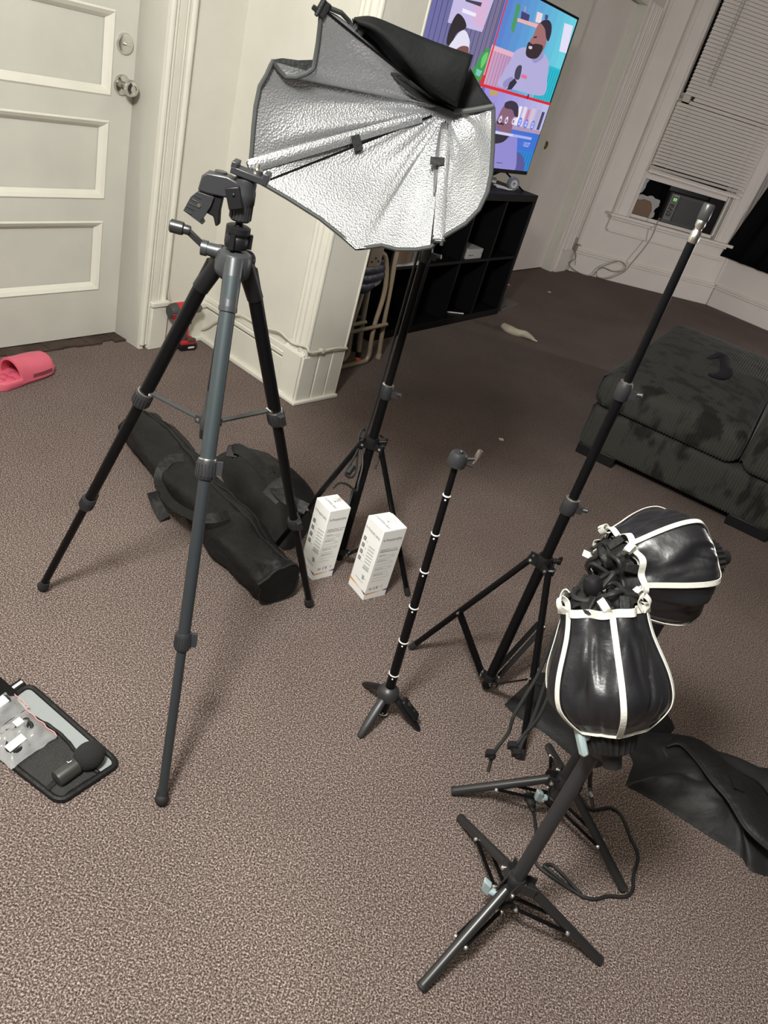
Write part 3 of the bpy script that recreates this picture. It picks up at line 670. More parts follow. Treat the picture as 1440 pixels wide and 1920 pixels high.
# ================================================================ tabletop lamps with drawstring reflectors
def mini_stand(label, cx, cy, foot, top_z, knob_a, tilt):
    t = thing('tabletop_stand', label, 'light stand', (cx,cy,0), group='low tripod stands for the drawstring reflectors')
    hz = .128
    build('pole', MB().cyl((cx,cy,.06),(cx,cy,top_z),.0125,n=20), GREYP, t)
    build('inner_pole', MB().cyl((cx,cy,.05),(cx,cy,.08),.011), BLACKM, t)
    hb = MB().lathe((cx,cy,hz-.014),(0,0,1),[(.016,0),(.018,.003),(.018,.024),(.015,.03)],22)
    lo = MB().lathe((cx,cy,.060),(0,0,1),[(.014,0),(.0165,.003),(.0165,.018),(.014,.021)],20)
    sv = MB()
    for a, R in foot:
        d = Vector((math.cos(a),math.sin(a),0)); sd = Vector((-d.y,d.x,0)); c0 = Vector((cx,cy,hz))
        for s_ in (-1,1): hb.ob(c0+d*.024+sd*.0115*s_, d*.014, sd*.0012, (0,0,.012)); lo.ob(Vector((cx,cy,.070))+d*.02+sd*.009*s_, d*.008, sd*.001, (0,0,.007))
        top = c0+d*.027-Vector((0,0,.002)); ft = Vector((cx+d.x*R,cy+d.y*R,.009))
        leg = build('leg', MB().cyl(top, ft, .0095, n=18), GREYM, t)
        build('leg_tip', MB().cyl(lerp(top,ft,.985), lerp(top,ft,1.012), .0102, n=18), RUBBER, leg)
        mid = lerp(top,ft,.55); l0 = Vector((cx,cy,.068))+d*.024
        for s_ in (-1,1):
            build('brace', MB().bar(l0+sd*.0105*s_, mid+sd*.0105*s_, .0022, .007, sd), BLACKM, t)
        for p in (mid, l0):
            for s_ in (-1,1): build('rivet', MB().lathe(p+sd*.0105*s_, sd*s_, [(.0042,0),(.0042,.003),(.0025,.005)], 10), RIVET, t)
        build('leg_bolt', MB().lathe(top+sd*.0125, sd, [(.0045,0),(.0045,.003),(.0025,.005)], 10), RIVET, t)
    build('leg_collar', hb, GREYM, t); build('brace_collar', lo, BLACKP, t)
    d = Vector((math.cos(knob_a),math.sin(knob_a),0)); p = Vector((cx,cy,.072))+d*.022; sd = Vector((-d.y,d.x,0))
    build('wing_knob', MB().cyl(p-d*.006, p+d*.010, .007).ob(p+d*.016+Vector((0,0,.006)), d*.009+Vector((0,0,.004)), sd*.006, Vector((0,0,.015))+d*.002), KNOBB, t, bevel=.003)
    return t
m1 = mini_stand('nearest low charcoal tripod stand, carrying the upright drawstring reflector', .427, .879, [(R_(-126.9),.207),(R_(112),.207),(R_(-5.6),.207)], .505, R_(170), None)
m2 = mini_stand('low charcoal tripod stand behind the nearest one, carrying the sideways drawstring reflector', .533, 1.145, [(R_(-177.4),.207),(R_(-35),.207),(R_(84),.207)], .68, R_(-160), None)
def reflector(label, base, top, prof, hemr, th0, facing, tabd, nz_seed, collar=.040, topr=.052):
    base = Vector(base); top = Vector(top); ax = (top-base); L = ax.length; ax.normalize()
    t = thing('drawstring_reflector', label, 'reflector', tuple(base), group='drawstring bag reflectors on low stands')
    fx = (Vector(facing)-ax*Vector(facing).dot(ax)).normalized(); fy = ax.cross(fx)
    def pr(s_):
        x = s_*(len(prof)-1); a = min(int(x), len(prof)-2); return prof[a]+(prof[a+1]-prof[a])*(x-a)
    def prs(s_):
        return (pr(max(0,s_-.06))+pr(s_)*2+pr(min(1,s_+.06)))/4
    def pt(th, s_, off=0, nz=1):
        ph = ((th-th0) % (math.pi/3))/(math.pi/3); lobe = math.sin(math.pi*ph)
        r = prs(s_)*(1-.075*lobe*(1-.4*s_))
        n1 = noise.noise(Vector((math.cos(th)*2.2, math.sin(th)*2.2, s_*2.6+nz_seed)))
        n2 = noise.noise(Vector((math.cos(th)*5, math.sin(th)*5, s_*2.0+nz_seed+5)))
        n3 = abs(noise.noise(Vector((math.cos(th)*3.4+s_*.8, math.sin(th)*3.4-s_*.6, s_*1.5+nz_seed+11))))
        r += nz*lobe*(.013*n1+.008*n2-.020*max(0,.22-n3))*math.sin(math.pi*min(1,s_*1.05+.05))
        if s_ > .8: r += (s_-.8)*5*.006*math.sin(th*9+nz_seed)
        if s_ < .12: r *= 1+.03*abs(math.cos(3*(th-th0)))
        return base+ax*(s_*L)+(fx*math.cos(th)+fy*math.sin(th))*(r+off)
    N = 168; rows = [[pt(2*math.pi*i/N, k/48) for i in range(N)] for k in range(49)]
    build('black_shell', MB().grid(rows, True), SATIN, t, smooth=80, label='glossy black cloth shell')
    rows = [[pt(2*math.pi*i/N, k/12, -.013, .6) for i in range(N)] for k in range(13)]
    build('inner_lining', MB().grid(rows, True), mat('silver_white_lining', (.6,.6,.58), .4, .3), t, smooth=80)
    for k in range(6):
        th = th0+k*math.pi/3; nn = []
        pts = [pt(th, s_/14, .0022) for s_ in range(15)]
        nn = [ (fx*math.cos(th)+fy*math.sin(th)) ]*15
        build('white_seam_tape', MB().ribbon(pts, .0088, nn, .0014), TAPE, t, smooth=60)
    for s_, wd, nm in ((1.0,.012,'rim_tape'),(.0,.004,'hem_tape')):
        rows = []
        for i in range(N):
            a = 2*math.pi*i/N; e = fx*math.cos(a)+fy*math.sin(a); p = pt(a, s_, .0015)
            rows.append([p-ax*wd*.5, p+ax*wd*.5, p+ax*wd*.5+e*.0016, p-ax*wd*.5+e*.0016])
        build(nm, MB().grid(rows+[rows[0]], True), TAPE, t, smooth=60)
    # rim loops where the tapes end
    for k in range(6):
        th = th0+k*math.pi/3; p = pt(th, 1.0, .003); e = fx*math.cos(th)+fy*math.sin(th); s_ = ax.cross(e)
        build('tape_loop', MB().ribbon([p-s_*.004, p+e*.008+ax*.010-s_*.010, p+e*.002+ax*.022-s_*.016, p-e*.008+ax*.014-s_*.012, p-e*.004-ax*.002-s_*.006], .011, [ax.cross(s_)]*5, .0014), TAPE, t, smooth=60)
        build('black_webbing', MB().bar(pt(th+.35,1.0,-.004)+ax*.002, pt(th+.5,1.0,-.016)+ax*.022, .016, .006, e), NYLON, t, bevel=.002)
    # gathered mouth and drawstring
    rows = []
    for k in range(7):
        q = k/6
        rows.append([base+ax*(L+.004+.020*math.sin(q*2.2)+.006*math.sin(a*7+q*4))+(fx*math.cos(a)+fy*math.sin(a))*(topr*(1-.75*q)+.005*math.sin(a*11+q*3)) for a in [2*math.pi*i/72 for i in range(72)]])
    build('gathered_mouth', MB().grid(rows, True), NYLON, t, smooth=80)
    tp = base+ax*(L+.022)
    cords = MB().tube([tp+(fx*math.cos(a)+fy*math.sin(a))*(topr*(.75+.12*math.sin(a*5)))+ax*(.006*math.sin(a*3)) for a in [2*math.pi*i/20 for i in range(21)]], .0042, 8)
    build('drawstring', cords, CORDM, t)
    build('cord_toggle', MB().lathe(tp+fx*.020-fy*.012, (ax+fx*.3), [(.004,0),(.012,.004),(.0145,.012),(.0145,.020),(.011,.028),(.005,.031)], 20), BLACKP, t, label='round black cord lock')
    build('cord_knot', MB().tube([tp+fx*.02+ax*.01, tp+fx*.014+fy*.018+ax*.030, tp-fx*.010+fy*.012+ax*.026, tp-fx*.018-fy*.010+ax*.014, tp+fx*.02-fy*.02+ax*.02], .0035, 8), CORDM, t)
    # elastic collar, tilt knob
    b = MB(); rows = []
    for k in range(9):
        q = k/8
        rows.append([base-ax*(.040*q-.004)+(fx*math.cos(a)+fy*math.sin(a))*(collar*(1-.16*q*q)+.0022*math.cos(a*24)) for a in [2*math.pi*i/96 for i in range(96)]])
    b.grid(rows, True); b.lathe(base-ax*.036, -ax, [(collar*.82,0),(collar*.7,.004),(.016,.010),(.014,.03)], 20)
    build('elastic_collar', b, CORDM, t, smooth=60)
    td = Vector(tabd).normalized(); p = base-ax*.022+td*(collar+.004)
    build('tilt_knob', MB().cyl(p-td*.004, p+td*.012, .009).ob(p+td*.010-ax*.010, td*.006-ax*.003, ax.cross(td)*.008, ax*.022+td*.004), KNOBB, t, bevel=.004)
    return t
b1 = (0.4231,0.8734,0.5542); t1 = (0.3576,0.9529,0.7015)
reflector('upright drawstring reflector, closed black satin with white seams, on the nearest low stand', b1, t1,
    [.050,.078,.092,.094,.091,.085,.077,.070,.064,.060], .05, R_(12), (Vector((0,0,1.318))-Vector(b1)), Vector((-.9,-.3,.1)), 1.7, topr=.056)
b2 = (0.5465,1.1724,0.7083); t2 = (0.4072,1.101,0.6823)
reflector('drawstring reflector lying sideways behind the upright one, black satin with white seams', b2, t2,
    [.050,.080,.098,.103,.102,.098,.092,.084,.076,.068], .05, R_(-22), (Vector((0,0,1.318))-Vector(b2)), Vector((.1,-.5,-.85)), 6.3, topr=.058)
build('tilt_joint', MB().cyl((.427,.879,.49), Vector(b1)-(Vector(t1)-Vector(b1)).normalized()*.05, .013), GREYP, m1)
build('tilt_joint', MB().cyl((.533,1.145,.665), Vector(b2)-(Vector(t2)-Vector(b2)).normalized()*.05, .013), GREYP, m2)
# dangling drawstring cords with locks
CORDS = [([(0.3597,1.098,0.6593),(0.3513,1.083,0.6114),(0.3475,1.0638,0.5452),(0.3442,1.037,0.475),(0.3351,1.0176,0.4324),(0.3267,0.999,0.3931),(0.328,0.9883,0.3674),(0.3166,0.9725,0.3329),(0.3151,0.9689,0.3145),(0.3161,0.964,0.3031),(0.317,0.957,0.2898)], [(922,1417)]),
         ([(0.3639,1.0958,0.6579),(0.3566,1.0801,0.6097),(0.3569,1.054,0.5449),(0.3569,1.0247,0.4816),(0.3573,0.9987,0.4274),(0.3549,0.9802,0.3911),(0.3513,0.9673,0.3688),(0.3522,0.9556,0.3501)], []),
         ([(0.3711,1.0938,0.6585),(0.3634,1.0705,0.6079),(0.3639,1.0414,0.5399),(0.3667,1.0089,0.4748),(0.3626,0.9858,0.4229),(0.3517,0.9769,0.3864),(0.3455,0.9691,0.3685),(0.3437,0.9658,0.3572)], [])]
t = thing('hanging_cord', 'three loose black cords with cord locks hanging from the drawstring reflectors', 'cord', CORDS[0][0][0])
for pts, _ in CORDS:
    build('cord', MB().tube(pts, .0034, 8), CORDM, t)
for p in ((0.314,0.9695,0.3177), (0.3415,0.9644,0.3579), (0.351,0.9549,0.3533)):
    p = Vector(p); build('cord_lock', MB().ball(p, .008, 14).ob(p+Vector((-.006,0,.004)), (.006,0,.002), (0,.006,0), (0,0,.005)), BLACKP, t)
# power cable of the rear lamp lying on the carpet
b = MB().tube([(0.5928,1.2575,0.004),(0.6321,1.2262,0.004),(0.6536,1.2074,0.004),(0.7004,1.2286,0.004),(0.7245,1.2151,0.004),(0.7393,1.1637,0.004),(0.7507,1.1218,0.004),(0.7338,1.07,0.004),(0.7264,1.0333,0.004),(0.7074,1.0117,0.004),(0.6695,1.0008,0.004),(0.6395,0.9842,0.004),(0.6111,0.9821,0.004),(0.5781,0.9972,0.004),(0.5447,1.0176,0.004),(0.5335,1.0249,0.004),(0.5511,1.032,0.004),(0.5735,1.0173,0.004),(0.5952,0.9981,0.004),(0.6091,0.9861,0.004),(0.589,0.989,0.004),(0.5556,1.0018,0.004),(0.5218,1.0185,0.004),(0.5141,1.0409,0.004),(0.5187,1.0876,0.004),(0.5159,1.1272,0.004),(0.5127,1.1541,0.004)], .0038, 8)
b.tube([Vector((0.4437,0.8894,0.4343)), Vector((0.4579,0.8909,0.3981)), Vector((0.4718,0.8881,0.373)), Vector((0.6562,1.2083,0.004))], .0038, 8)
cab = build('lamp_cable', b, CORDM, label='thin black lamp cable looped on the carpet behind the nearest stand', cat='cable')
p0 = Vector((0.5111,1.1477,0.008)); p1 = Vector((0.5023,1.1863,0.01)); dd = (p1-p0).normalized()
build('plug', MB().lathe(p0, dd, [(.004,0),(.006,.004),(.009,.018),(.012,.03),(.014,.034),(.014,.042)], 14, (1,.7)).cyl(p0+dd*.04+Vector((.005,0,0)), p0+dd*.058+Vector((.005,0,0)), .0022).cyl(p0+dd*.04-Vector((.005,0,0)), p0+dd*.058-Vector((.005,0,0)), .0022), RUBBER, cab, label='moulded black plug')
# ================================================================ two white lamp cartons
def carton(label, f, l, r, h):
    f, l, r = Vector(f), Vector(l), Vector(r); f.z = l.z = r.z = 0
    ex = (r-f); W_ = ex.length; ex.normalize(); ey = (l-f).normalized(); ey = (ey-ex*ey.dot(ex)).normalized(); D_ = (l-f).length
    W_ = D_ = (W_+D_)/2*.95; up = Vector((0,0,1))
    t = thing('lamp_carton', label, 'box', tuple(f), group='white studio lamp cartons')
    p = lambda x, y, z: f+ex*x+ey*y+up*z
    body = build('carton', MB().ob(p(W_/2,D_/2,h/2), ex*W_/2, ey*D_/2, up*h/2), CARDW, t, bevel=.0012)
    # lid seam and tuck edge
    build('lid_flap', MB().ob(p(W_/2,D_/2,h+.0006), ex*(W_/2-.001), ey*(D_/2-.001), up*.0006), CARDW, t)
    O = .0006
    R = lambda x, z: p(x,-O,z)          # right-hand face, x along ex
    Lf = lambda x, z: p(-O,D_-x,z)      # left-hand face, x from far edge to near edge
    T = lambda x, y: p(x,y,h+.0016)
    # right face print
    b = MB(); put_text(b, 'For Photography Lighting', R(.006,h-.034), ex, up, .012, W_-.014); build('face_title', b, INK, t, smooth=False, recalc=False)
    b = MB(); put_text(b, 'Lighting Facts', R(.008,h-.066), ex, up, .0080, .036); put_text(b, 'Per Bulb', R(.048,h-.066), ex, up, .006, .018)
    b.add([R(.007,h-.071),R(W_-.010,h-.071),R(W_-.010,h-.0695),R(.007,h-.0695)],[(0,1,2,3)])
    for k, (s, w_) in enumerate([('Brightness',.022),('',0),('Light Appearance',.030),('',0),('',0),('Energy Used',.028),('',0),('Estimated Energy Cost',.034),('',0),('',0)]):
        z = h-.083-k*.0098
        if s: put_text(b, s, R(.008,z), ex, up, .0052, w_)
        b.add([R(.008,z-.003),R(W_-.012-(k*7 % 4)*.005,z-.003),R(W_-.012-(k*7 % 4)*.005,z-.0024),R(.008,z-.0024)],[(0,1,2,3)])
        if k in (1,3,5): put_text(b, {1:'Warm',3:'Cool',5:'watts'}[k], R(W_-.026,z), ex, up, .0045, .012)
    build('fact_lines', b, INK, t, smooth=False, recalc=False)
    b = MB(); put_text(b, 'GS', R(.008,.036), ex, up, .010, .011); put_text(b, 'C', R(.024,.036), ex, up, .012, .007); put_text(b, 'E', R(.034,.036), ex, up, .012, .007)
    for a in range(6):
        q = a/6*2*math.pi; b.add([R(.053+.001*math.cos(q),.041+.001*math.sin(q)),R(.053+.0045*math.cos(q-.12),.041+.0045*math.sin(q-.12)),R(.053+.0045*math.cos(q+.12),.041+.0045*math.sin(q+.12))],[(0,1,2)])
    build('safety_marks', b, INKD, t, smooth=False, recalc=False)
    b = MB(); b.add([R(.0,.0195),R(W_*.72,.0245),R(0,.0245)],[(0,1,2)]); build('orange_band', b, ORANGE, t, smooth=False, recalc=False)
    b = MB(); b.add([R(W_*.72,.0245),R(W_-.0005,.0225),R(W_-.0005,.0285)],[(0,1,2)]); b.add([Lf(D_-.022,.026),Lf(D_-.0005,.0195),Lf(D_-.0005,.0265)],[(0,1,2)]); build('blue_band', b, BLUEI, t, smooth=False, recalc=False, kind='stuff')
    b = MB(); b.add([Lf(0,.031),Lf(D_-.02,.0255),Lf(0,.024)],[(0,1,2)]); build('orange_band', b, ORANGE, t, smooth=False, recalc=False)
    # left face print
    l_ = -ey
    b = MB(); put_text(b, 'For Photography Lighting', Lf(.006,h-.034), l_, up, .012, D_-.014); build('face_title', b, INK, t, smooth=False, recalc=False)
    b = MB(); put_text(b, 'Photography Lamp', Lf(.022,.046), l_, up, .006, .036); put_text(b, 'E27', Lf(.055,.062), l_, up, .005, .010); build('face_caption', b, INK, t, smooth=False, recalc=False)
    for k in range(4):
        z = h-.072-k*.0225; b = MB()
        x0, x1, z0, z1 = .009, .020, z, z+.012
        for a0, a1, c0, c1 in ((x0,x1,z0,z0+.0026),(x0,x1,z1-.0026,z1),(x0,x0+.0026,z0,z1),(x1-.0026,x1,z0,z1),(x0+.0045,x1-.004,z0+.004,z1-.004)):
            b.add([Lf(a0,c0),Lf(a1,c0),Lf(a1,c1),Lf(a0,c1)],[(0,1,2,3)])
        b.add([Lf(.024,z+.001),Lf(.030,z+.001),Lf(.030,z+.002),Lf(.024,z+.002)],[(0,1,2,3)])
        build('feature_icon', b, INKD, t, smooth=False, recalc=False, kind='stuff')
    # spiral lamp drawing
    G1 = mat('print_pale_grey', (.55,.56,.54), .5); G2 = mat('print_mid_grey', (.33,.37,.35), .5)
    b = MB(); cx = .052
    for k in range(6):
        z = h-.072-k*.0105
        b.add([Lf(cx-.013,z-.003),Lf(cx+.013,z+.001),Lf(cx+.014,z-.0012),Lf(cx+.013,z-.0034),Lf(cx-.013,z-.0074),Lf(cx-.0145,z-.005)],[(0,1,2,3,4,5)])
    b.add([Lf(cx-.013,h-.150),Lf(cx+.013,h-.146),Lf(cx+.013,h-.135),Lf(cx-.013,h-.139)],[(0,1,2,3)])
    build('lamp_picture', b, G1, t, smooth=False, recalc=False, kind='stuff')
    b = MB(); b.add([Lf(cx-.0145,h-.150),Lf(cx+.0145,h-.146),Lf(cx+.0145,h-.149),Lf(cx-.0145,h-.153)],[(0,1,2,3)])
    b.add([Lf(cx-.006,h-.170),Lf(cx+.005,h-.170),Lf(cx+.004,h-.184),Lf(cx-.004,h-.184)],[(0,1,2,3)])
    for k in range(7): b.add([Lf(cx-.0145,h-.0760-k*.0105),Lf(cx+.0145,h-.0715-k*.0105),Lf(cx+.0145,h-.0722-k*.0105),Lf(cx-.0145,h-.0767-k*.0105)],[(0,1,2,3)])
    build('lamp_picture', b, G2, t, smooth=False, recalc=False, kind='stuff')
    # top print, read from the far side
    b = MB(); put_text(b, 'For Photography Lighting', T(.026,D_-.008), -ey, -ex, .013, D_-.016); build('lid_title', b, INK, t, smooth=False, recalc=False)
    b = MB()
    for k in range(4): b.add([T(.040+k*.008,.030),T(.0412+k*.008,.030),T(.0412+k*.008,.052+.006*(k % 3)),T(.040+k*.008,.052+.006*(k % 3))],[(0,1,2,3)])
    build('lid_small_print', b, mat('print_faint_grey',(.5,.5,.48),.6), t, smooth=False, recalc=False, kind='stuff')
    b = MB(); b.add([T(.038,.036),T(.042,.036),T(.042,.040),T(.038,.040)],[(0,1,2,3)]); build('lid_dot', b, INKD, t, smooth=False, recalc=False)
    return t
carton('white lamp carton on the left, half behind a tripod leg', (-0.1379,1.7139,0), (-0.1838,1.7552,0), (-0.0793,1.7747,0), .241)
carton('white lamp carton on the right, beside the stick tripod', (0.0169,1.6965,0), (-0.0491,1.7549,0), (0.0732,1.7509,0), .241)

# ================================================================ soft bags
def loft(secs, n=28, flat=.55, seed=0, wr=.006, fr=9):
    """secs: (centre on floor, half width, height); an arch-shaped section that rests on the carpet."""
    S = smooth_path([Vector((*s[0][:2],0)) for s in secs], 6); m_ = len(S); rows = []
    for i, p in enumerate(S):
        q = i/(m_-1)*(len(secs)-1); a = min(int(q),len(secs)-2); f = q-a; f = f*f*(3-2*f)
        hw = secs[a][1]+(secs[a+1][1]-secs[a][1])*f; hh = secs[a][2]+(secs[a+1][2]-secs[a][2])*f
        d = (S[min(i+1,m_-1)]-S[max(i-1,0)]).normalized(); sd = Vector((-d.y,d.x,0)); row = []
        for k in range(n):
            th = 2*math.pi*k/n
            x = math.cos(th); z = math.sin(th)
            x = math.copysign(abs(x)**.85,x); zz = hh*(.5+.5*z) if z > 0 else hh*(.5+.5*math.copysign(abs(z)**flat,z))
            nz = noise.noise(Vector((i*.16,th*1.3,seed)))*wr+noise.noise(Vector((i*.45,th*fr*.3,seed+4)))*wr*.5+(abs(noise.noise(Vector((i*.22+th*1.1,th*.8,seed+8))))-.2)*wr*.9
            v = p+sd*x*(hw+nz)+Vector((0,0,max(.001,zz+nz*max(z,0))))
            row.append(v)
        rows.append(row)
    return rows, S
def cap(b, rows):
    for r in (rows[0], rows[-1]):
        b.add(r, [tuple(range(len(r)))])
secs = [((-0.9255,2.2169,0.03),.050,.055),((-0.8787,2.206,0.03),.070,.085),((-0.7529,2.0806,0.03),.078,.10),((-0.6218,1.9572,0.03),.082,.105),((-0.4783,1.8258,0.03),.080,.11),((-0.3586,1.7148,0.03),.076,.115),((-0.2487,1.6129,0.03),.066,.118),((-0.2098,1.578,0.03),.064,.118)]
rows, S = loft(secs, 36, .5, 2.2, .016)
t = thing('tripod_bag', 'long black nylon tripod bag lying on the carpet behind the camera tripod', 'bag', tuple(S[20]))
b = MB().grid(rows, True); cap(b, rows)
build('bag_body', b, NYLON, t, smooth=70)
dE = (S[-1]-S[-4]).normalized(); er = rows[-1]; cE = sum(er, Vector())/len(er)
build('end_panel', MB().poly([cE+(p-cE)*.94+dE*.004 for p in er]), NYLON, t)
build('end_piping', MB().tube([p+dE*.002 for p in er]+[er[0]+dE*.002], .0035, 8, sm=False), CORDM, t)
k9 = 7
build('zip', MB().tube([rows[i][k9]+Vector((0,0,.002)) for i in range(3,len(rows)-2)], .0032, 6, sm=False), CORDM, t)
build('zip_seam', MB().tube([rows[i][k9-2]+Vector((0,0,.001)) for i in range(3,len(rows)-2)], .002, 6, sm=False), CORDM, t)
hz_ = [(-0.6334,1.9595,0.116),(-0.6661,1.9376,0.108),(-0.6777,1.9022,0.088),(-0.6687,1.868,0.062),(-0.6177,1.8028,0.06),(-0.545,1.7271,0.088),(-0.4807,1.6805,0.116),(-0.4376,1.6836,0.128),(-0.4091,1.7151,0.13)]
build('carry_handle', MB().ribbon(hz_, .030, [(.2,-.5,.85)]*9, .003), NYLON, t, smooth=60)
build('hanging_strap', MB().ribbon([(-0.6643,1.8164,0.06),(-0.6487,1.8087,0.036),(-0.6239,1.7898,0.018),(-0.6033,1.7746,0.008)], .034, [(-.3,-.5,.8)]*4, .006), NYLON, t, smooth=60)
# crumpled bag behind it
def mound(outl, H, seed, n=26, pw=2.2, wr=.02, fr=8):
    O = smooth_path([Vector((*p[:2],0)) for p in outl]+[Vector((*outl[0][:2],0))], 5)[:-1]
    c_ = sum(O, Vector())/len(O); rows = []
    for j in range(n+1):
        q = j/n; row = []
        for p in O:
            v = c_+(p-c_)*(1-q*.985)
            h = H*(1-(1-q)**pw)
            e = min(1, q*3)
            h += e*wr*(noise.noise(Vector((v.x*fr,v.y*fr,seed)))+.6*(abs(noise.noise(Vector((v.x*fr*2,v.y*fr*2,seed+3))))-.25))
            row.append(Vector((v.x,v.y,max(.002,h))))
        rows.append(row)
    return rows, c_
rows, c_ = mound([(-0.6098,2.1988,0),(-0.5697,2.3054,0),(-0.4795,2.3331,0),(-0.3656,2.2808,0),(-0.2645,2.2046,0),(-0.2202,2.1002,0),(-0.2099,1.9356,0),(-0.239,1.8201,0),(-0.3058,1.849,0),(-0.3854,1.9141,0),(-0.4916,2.022,0)], .085, 4.4)
t = thing('crumpled_bag', 'crumpled empty black bag with straps, between the tripod bag and the light stand', 'bag', tuple(c_))
build('bag_body', MB().grid(rows, True), NYLON2, t, smooth=80)
build('shoulder_strap', MB().ribbon([(-0.4158,1.6472,0.3607),(-0.3987,1.6404,0.3825),(-0.3562,1.616,0.3844),(-0.3006,1.5751,0.3755),(-0.2606,1.5392,0.3631),(-0.2205,1.5187,0.3583),(-0.1778,1.5105,0.3553)], .03, [(.1,-.6,.8)]*7, .003), NYLON, t, smooth=60)
build('handle_wrap', MB().ribbon([(-0.273,1.5248,0.3436),(-0.2572,1.5481,0.367),(-0.2375,1.5651,0.3801)], .045, [(.1,-.6,.8)]*3, .004), NYLON, t, smooth=60)
build('strap_buckle', MB().ob((-0.4079,1.6436,0.3715), (.018,0,.004), (0,.004,0), (0,.01,.012)), BLACKP, t, bevel=.003)
# flat bag and open bag on the right
rows, c_ = mound([(0.441,1.4569,0),(0.4991,1.5554,0),(0.5459,1.6247,0),(0.6153,1.6269,0),(0.6905,1.6063,0),(0.7979,1.6102,0),(0.8725,1.6456,0),(0.9184,1.5834,0),(0.8946,1.5352,0),(0.8088,1.475,0),(0.7273,1.3935,0),(0.6779,1.3408,0),(0.6202,1.3522,0),(0.5467,1.4017,0),(0.4768,1.4282,0)], .022, 7.7, pw=5, wr=.012, fr=11)
t = thing('flat_bag', 'flat black nylon bag spread under the low stands', 'bag', tuple(c_))
build('bag_body', MB().grid(rows, True), NYLON2, t, smooth=80)
build('bag_seam', MB().tube([Vector((p[0],p[1],.026)) for p in [(0.5184,1.5496,0.02),(0.5727,1.5362,0.02),(0.6435,1.4969,0.02),(0.6967,1.4492,0.02)]], .002, 6), CORDM, t)
rows, c_ = mound([(0.7475,1.3117,0),(0.7642,1.3569,0),(0.7777,1.3957,0),(0.7643,1.443,0),(0.7681,1.4959,0),(0.8157,1.5226,0),(0.8994,1.5371,0),(0.9649,1.531,0),(1.0352,1.516,0),(1.1664,1.512,0),(1.3542,1.5433,0),(1.4191,1.4166,0),(1.2119,1.164,-0),(1.0755,1.1743,0),(1.0227,1.1781,0),(1.0062,1.2105,0),(0.942,1.2364,0),(0.8586,1.2747,0),(0.7963,1.2982,0)], .07, 12.2, n=40, pw=2.6, wr=.04, fr=7)
t = thing('open_bag', 'slack black equipment bag with its opening folded back, at the right edge', 'bag', tuple(c_))
build('bag_body', MB().grid(rows, True), NYLON2, t, smooth=80)
lip = [(0.8501,1.4333,0.05),(0.8782,1.4375,0.066),(0.902,1.385,0.08),(0.9225,1.3198,0.09),(0.948,1.2726,0.094),(0.9752,1.2048,0.092),(1.0295,1.1674,0.085)]
lip2 = [(0.8862,1.4866,0.03),(0.9364,1.4885,0.04),(0.9882,1.4555,0.05),(1.0265,1.423,0.055),(1.0712,1.3942,0.06),(1.0983,1.3483,0.06),(1.1308,1.2845,0.06)]
rr_ = []
a_, b_ = smooth_path(lip, 6), smooth_path(lip2, 6)
for j in range(9):
    q = j/8; rr_.append([lerp(x,y,q)+Vector((0,0,.018*math.sin(math.pi*q)+.008*noise.noise(x*9+Vector((0,0,q*3))))) for x,y in zip(a_,b_)])
build('folded_flap', MB().grid(rr_), NYLON, t, smooth=80, solid=.003)
build('zip_edge', MB().tube(lip, .0035, 8), CORDM, t)
build('pull_tab', MB().ribbon([(0.9764,1.3737,0.088),(0.9782,1.3374,0.1),(0.9762,1.3024,0.104)], .026, [(0,-.6,.8)]*3, .003), NYLON, t, smooth=60)
build('zip_slider', MB().bar((0.5251,0.8967,0.5204), (0.5313,0.879,0.5211), .0015, .0015), GREYM, t)

# ================================================================ open accessory pouch, lower left
Fp = [(-0.6089,1.072,0),(-0.3549,0.9553,0),(-0.4141,0.8399,0),(-0.6519,0.9264,0)]
PO = [Vector(p) for p in Fp]
def pp(u, v, z=0): # u along the long edge (top left to right), v across it toward the lens
    return lerp(lerp(PO[0],PO[1],u), lerp(PO[3],PO[2],u), v)+Vector((0,0,z))
def rounded(u0, u1, v0, v1, r, z, n=5):
    o = []
    for cx, cy, a0 in ((u1-r,v0+r*1.6,-90),(u1-r,v1-r*1.6,0),(u0+r,v1-r*1.6,90),(u0+r,v0+r*1.6,180)):
        for k in range(n+1):
            a = R_(a0+90*k/n); o.append(pp(cx+r*math.cos(a), cy+r*1.6*math.sin(a), z))
    return o
t = thing('accessory_pouch', 'unfolded grey and black mesh-pocket pouch on the carpet, lower left', 'pouch', tuple(pp(.5,.5)))
build('grey_panel', MB().prism(rounded(.0,1,.0,1,.07,.001), (0,0,.006)), GREYNEO, t)
ring = rounded(0,1,0,1,.07,.006); build('black_binding', MB().tube(ring+[ring[0]], .0065, 8, sm=False), NYLON, t)
rows = []
for i in range(40):
    u = .02+.96*i/39; row = []
    for k in range(18):
        v = .30+.68*k/17+(.04*math.sin(u*9) if k == 0 else 0)
        z = .0085+.010*math.sin(math.pi*min(1,(v-.3)/.68*1.0))*(.5+.5*noise.noise(Vector((u*5,v*4,2))))+.004*noise.noise(Vector((u*14,v*9,7)))
        row.append(pp(u,v,max(z,.0075)))
    rows.append(row)
build('mesh_pocket', MB().grid(rows), MESHB, t, smooth=80)
build('pocket_hem', MB().tube([r[0]+Vector((0,0,.002)) for r in rows], .004, 8, sm=False), NYLON, t)
build('pocket_divider', MB().bar(pp(.50,.32,.017), pp(.48,.97,.015), .018, .003), NYLON, t)
build('pocket_divider', MB().bar(pp(.80,.34,.014), pp(.86,.99,.012), .010, .003), NYLON, t)
build('end_tab', MB().ob(pp(-.06,.18,.006), (PO[1]-PO[0])*.035, (PO[3]-PO[0])*.16, (0,0,.004)), NYLON, t, bevel=.002)
